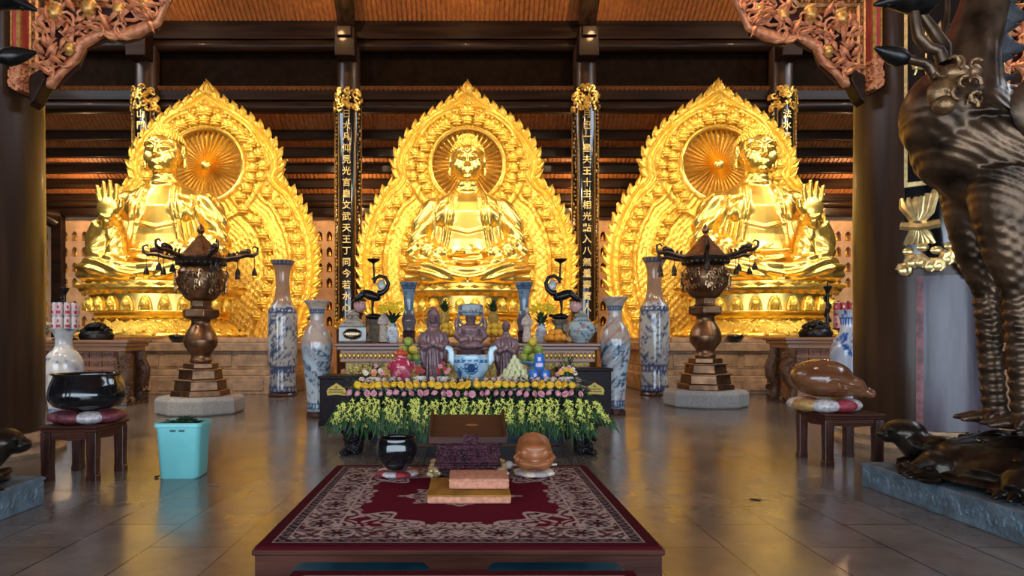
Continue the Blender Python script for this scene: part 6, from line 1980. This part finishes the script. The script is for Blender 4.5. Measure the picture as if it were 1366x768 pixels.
def turtle(label, loc, flip=1, sc=1.0):
    t = thing('bronze_turtle', label, 'statue', loc, 0, None, (flip * sc[0], sc[1], sc[2]) if hasattr(sc, '__len__') else (flip * sc, sc, sc))
    b = MB()
    b.ell((0, 0, .10), (.86, .84, .36), 36, 20)
    b.ell((0, 0, .06), (.95, .92, .10), 36, 12)
    b.tube([(-.55, .45, .16), (-.66, .60, .22), (-.69, .66, .30)], [.19, .15, .13], 14); b.ell((-.72, .70, .36), (.16, .15, .13), 16, 12); b.ell((-.82, .74, .32), (.10, .09, .07), 12, 8)
    for (x, y, a) in ((-.74, .10, 2.9), (-.62, -.5, 3.6), (.5, .6, .8), (.5, -.65, -.8)):
        d = Vector((math.cos(a), math.sin(a), 0)); p = Vector((x, y, .12))
        b.tube([p, p + d * .14, p + d * .24 + Vector((0, 0, -.05))], [.18, .15, .08], 12)
        for k in (-1, 0, 1): b.tube([p + d * .2 + Vector((-d.y * .07 * k, d.x * .07 * k, -.04)), p + d * .34 + Vector((-d.y * .09 * k, d.x * .09 * k, -.09))], [.045, .015], 7)
    me = realize(b, .016, 2)
    a = coords(me); n = normals(me); x, y, z = a.T
    q1 = np.sin(x * 11 + y * 6) * np.sin(y * 11 - x * 6)
    d = .03 * np.clip(q1, -.2, 1) * (z > .12) * (np.hypot(x, y) < .84) + .018 * fbm(x * 10, y * 10, 2)
    a += n * d[:, None]; a[:, 2] = np.maximum(a[:, 2], .002); setco(me, a)
    link('turtle_body', me, BRK, t, smooth=180)
    b = MB()
    for i in range(46):                                         # cast waves and coiled weed round and over the shell
        aa = R.uniform(0, 2 * PI); q = R.uniform(.2, .98); x, y = .84 * q * math.cos(aa), .82 * q * math.sin(aa); z = .08 + .34 * math.sqrt(max(0, 1 - q * q))
        s = R.uniform(.06, .11)
        b.tube([(x + s * math.cos(i + k * .75) * (1 - k / 9), y + s * math.sin(i + k * .75) * (1 - k / 9), z + .012 * k) for k in range(7)], [.034 - .0035 * k for k in range(7)], 7)
    for i in range(34):                                         # surf curling round the rim
        aa = R.uniform(2.0, 4.6); q = R.uniform(.92, 1.1); x, y = .9 * q * math.cos(aa), .88 * q * math.sin(aa); s = R.uniform(.05, .10)
        b.tube([(x + s * math.cos(i + k * .75) * (1 - k / 9), y + s * math.sin(i + k * .75) * (1 - k / 9), .05 + .03 * math.sin(k) + .012 * k) for k in range(7)], [.04 - .0035 * k for k in range(7)], 7)
        b.ell((x, y, .04), (.09, .08, .05), 10, 6)
    b.v = [(x, y, max(z, .003)) for x, y, z in b.v]
    b.build('shell_waves', BRK, t)
    return t
tz = P(0, 0, 1)
SX, SYY = 4.22, 5.08
crane('tall bronze crane with lotus buds at its breast standing on the turtle')
cr = bpy.data.objects['bronze_crane']
turtle('dark bronze turtle with waves on its shell, under the crane', (SX + .22, SYY - .05, PH + .001), 1, (1.0, 1.0, .80))
kL = dup(cr, (-4.24, 4.75, -.02), math.radians(30), 'bronze crane mostly outside the left edge, two dark lotus buds showing', sc=(-1, 1, 1.0))
turtle('dark bronze turtle at the left edge of the photo on the grey plinth', (-4.26, 4.42, .221), -1, (1.0, 1.0, .80))
# ------------------------------------------------------------------ camera
cam = bpy.data.cameras.new('camera'); co = bpy.data.objects.new('camera', cam); C.objects.link(co)
co.location = (0, 0, CAMZ); co.rotation_euler = (PI / 2, 0, 0)
cam.sensor_width = 36; cam.sensor_fit = 'HORIZONTAL'; cam.lens = 36 * FPX / 1366
cam.shift_x = (683 - CU) / 1366; cam.shift_y = (CV - 384) / 1366
cam.clip_end = 200; cam.clip_start = .05
SC.camera = co
# ------------------------------------------------------------------ light
w = bpy.data.worlds.new('daylight'); SC.world = w; w.use_nodes = True
bg = w.node_tree.nodes['Background']; bg.inputs[0].default_value = (.70, .84, 1.0, 1); bg.inputs[1].default_value = 7.5


def spot(name, loc, to, power, col, ang=60, rad=.15, blend=.6):
    l = bpy.data.lights.new(name, 'SPOT'); l.energy = power; l.color = col; l.spot_size = math.radians(ang); l.spot_blend = blend; l.shadow_soft_size = rad
    o = bpy.data.objects.new(name, l); C.objects.link(o); o.location = loc
    o.rotation_euler = (Vector(to) - Vector(loc)).to_track_quat('-Z', 'Y').to_euler()
    return o


def point(name, loc, power, col, rad=.15):
    l = bpy.data.lights.new(name, 'POINT'); l.energy = power; l.color = col; l.shadow_soft_size = rad
    o = bpy.data.objects.new(name, l); C.objects.link(o); o.location = loc
    return o


WARM = (1.0, .82, .52)
for x in (-7.8, 0, 7.7):
    spot('statue_spotlight', (x * .92, 9.5, 10.5), (x, 18.5, 4.6), 2500, WARM, 50, .2)
    for s in (-1, 1):
        spot('statue_spotlight', (x + s * 2.4, 11.5, 8.0), (x - s * .3, 18.5, 3.4), 900, WARM, 55, .12)
        spot('mandorla_spotlight', (x + s * 3.0, 16.2, 9.3), (x + s * 1.2, 20, 4.5), 420, WARM, 90, .12)
for x in (-13.5, -9, -4, 0, 4, 9, 13.5):
    point('roof_lamp', (x, 23.3, 6.2), 150, (1, .62, .28), .1)
    point('roof_lamp', (x, 18.6, 11.0), 120, (1, .60, .27), .1)
    spot('beam_fill', (x, 14.0, 9.6), (x, 21, 9.6), 60, (1, .70, .38), 95, .2, .9)  # unseen spots added for more warm light on the beams
for x, pw in ((-9.0, 1500), (-3.0, 800), (3.0, 800), (9.0, 1500)):
    spot('hall_fill', (x * .8, 6.5, 9.0), (x * .85, 13.2, .6), pw, (1, .78, .50), 85, .3, .9)  # unseen warm fill added for the hall and side altars
for s in (-1, 1):
    spot('bracket_lamp', (s * 2.2, 4.0, 7.2), (s * 4.6, 8, 5.4), 260, (1, .68, .42), 70, .2, .9)
# the open front: sky light through a wide low opening
pl_ = bpy.data.lights.new('front_opening_portal', 'AREA'); pl_.shape = 'RECTANGLE'; pl_.size = 33; pl_.size_y = 4.6; pl_.cycles.is_portal = True
po = bpy.data.objects.new('front_opening_portal', pl_); C.objects.link(po); po.location = (0, -6.9, 2.3); po.rotation_euler = (PI / 2, 0, 0)
SC.view_settings.view_transform = 'Standard'; SC.view_settings.look = 'None'; SC.view_settings.gamma = 1; SC.view_settings.exposure = 0
SC.view_settings.use_curve_mapping = False
SC.cycles.use_denoising = True
SC.cycles.max_bounces = 8; SC.cycles.glossy_bounces = 4; SC.cycles.diffuse_bounces = 4; SC.cycles.sample_clamp_indirect = 6
SC.cycles.caustics_reflective = True
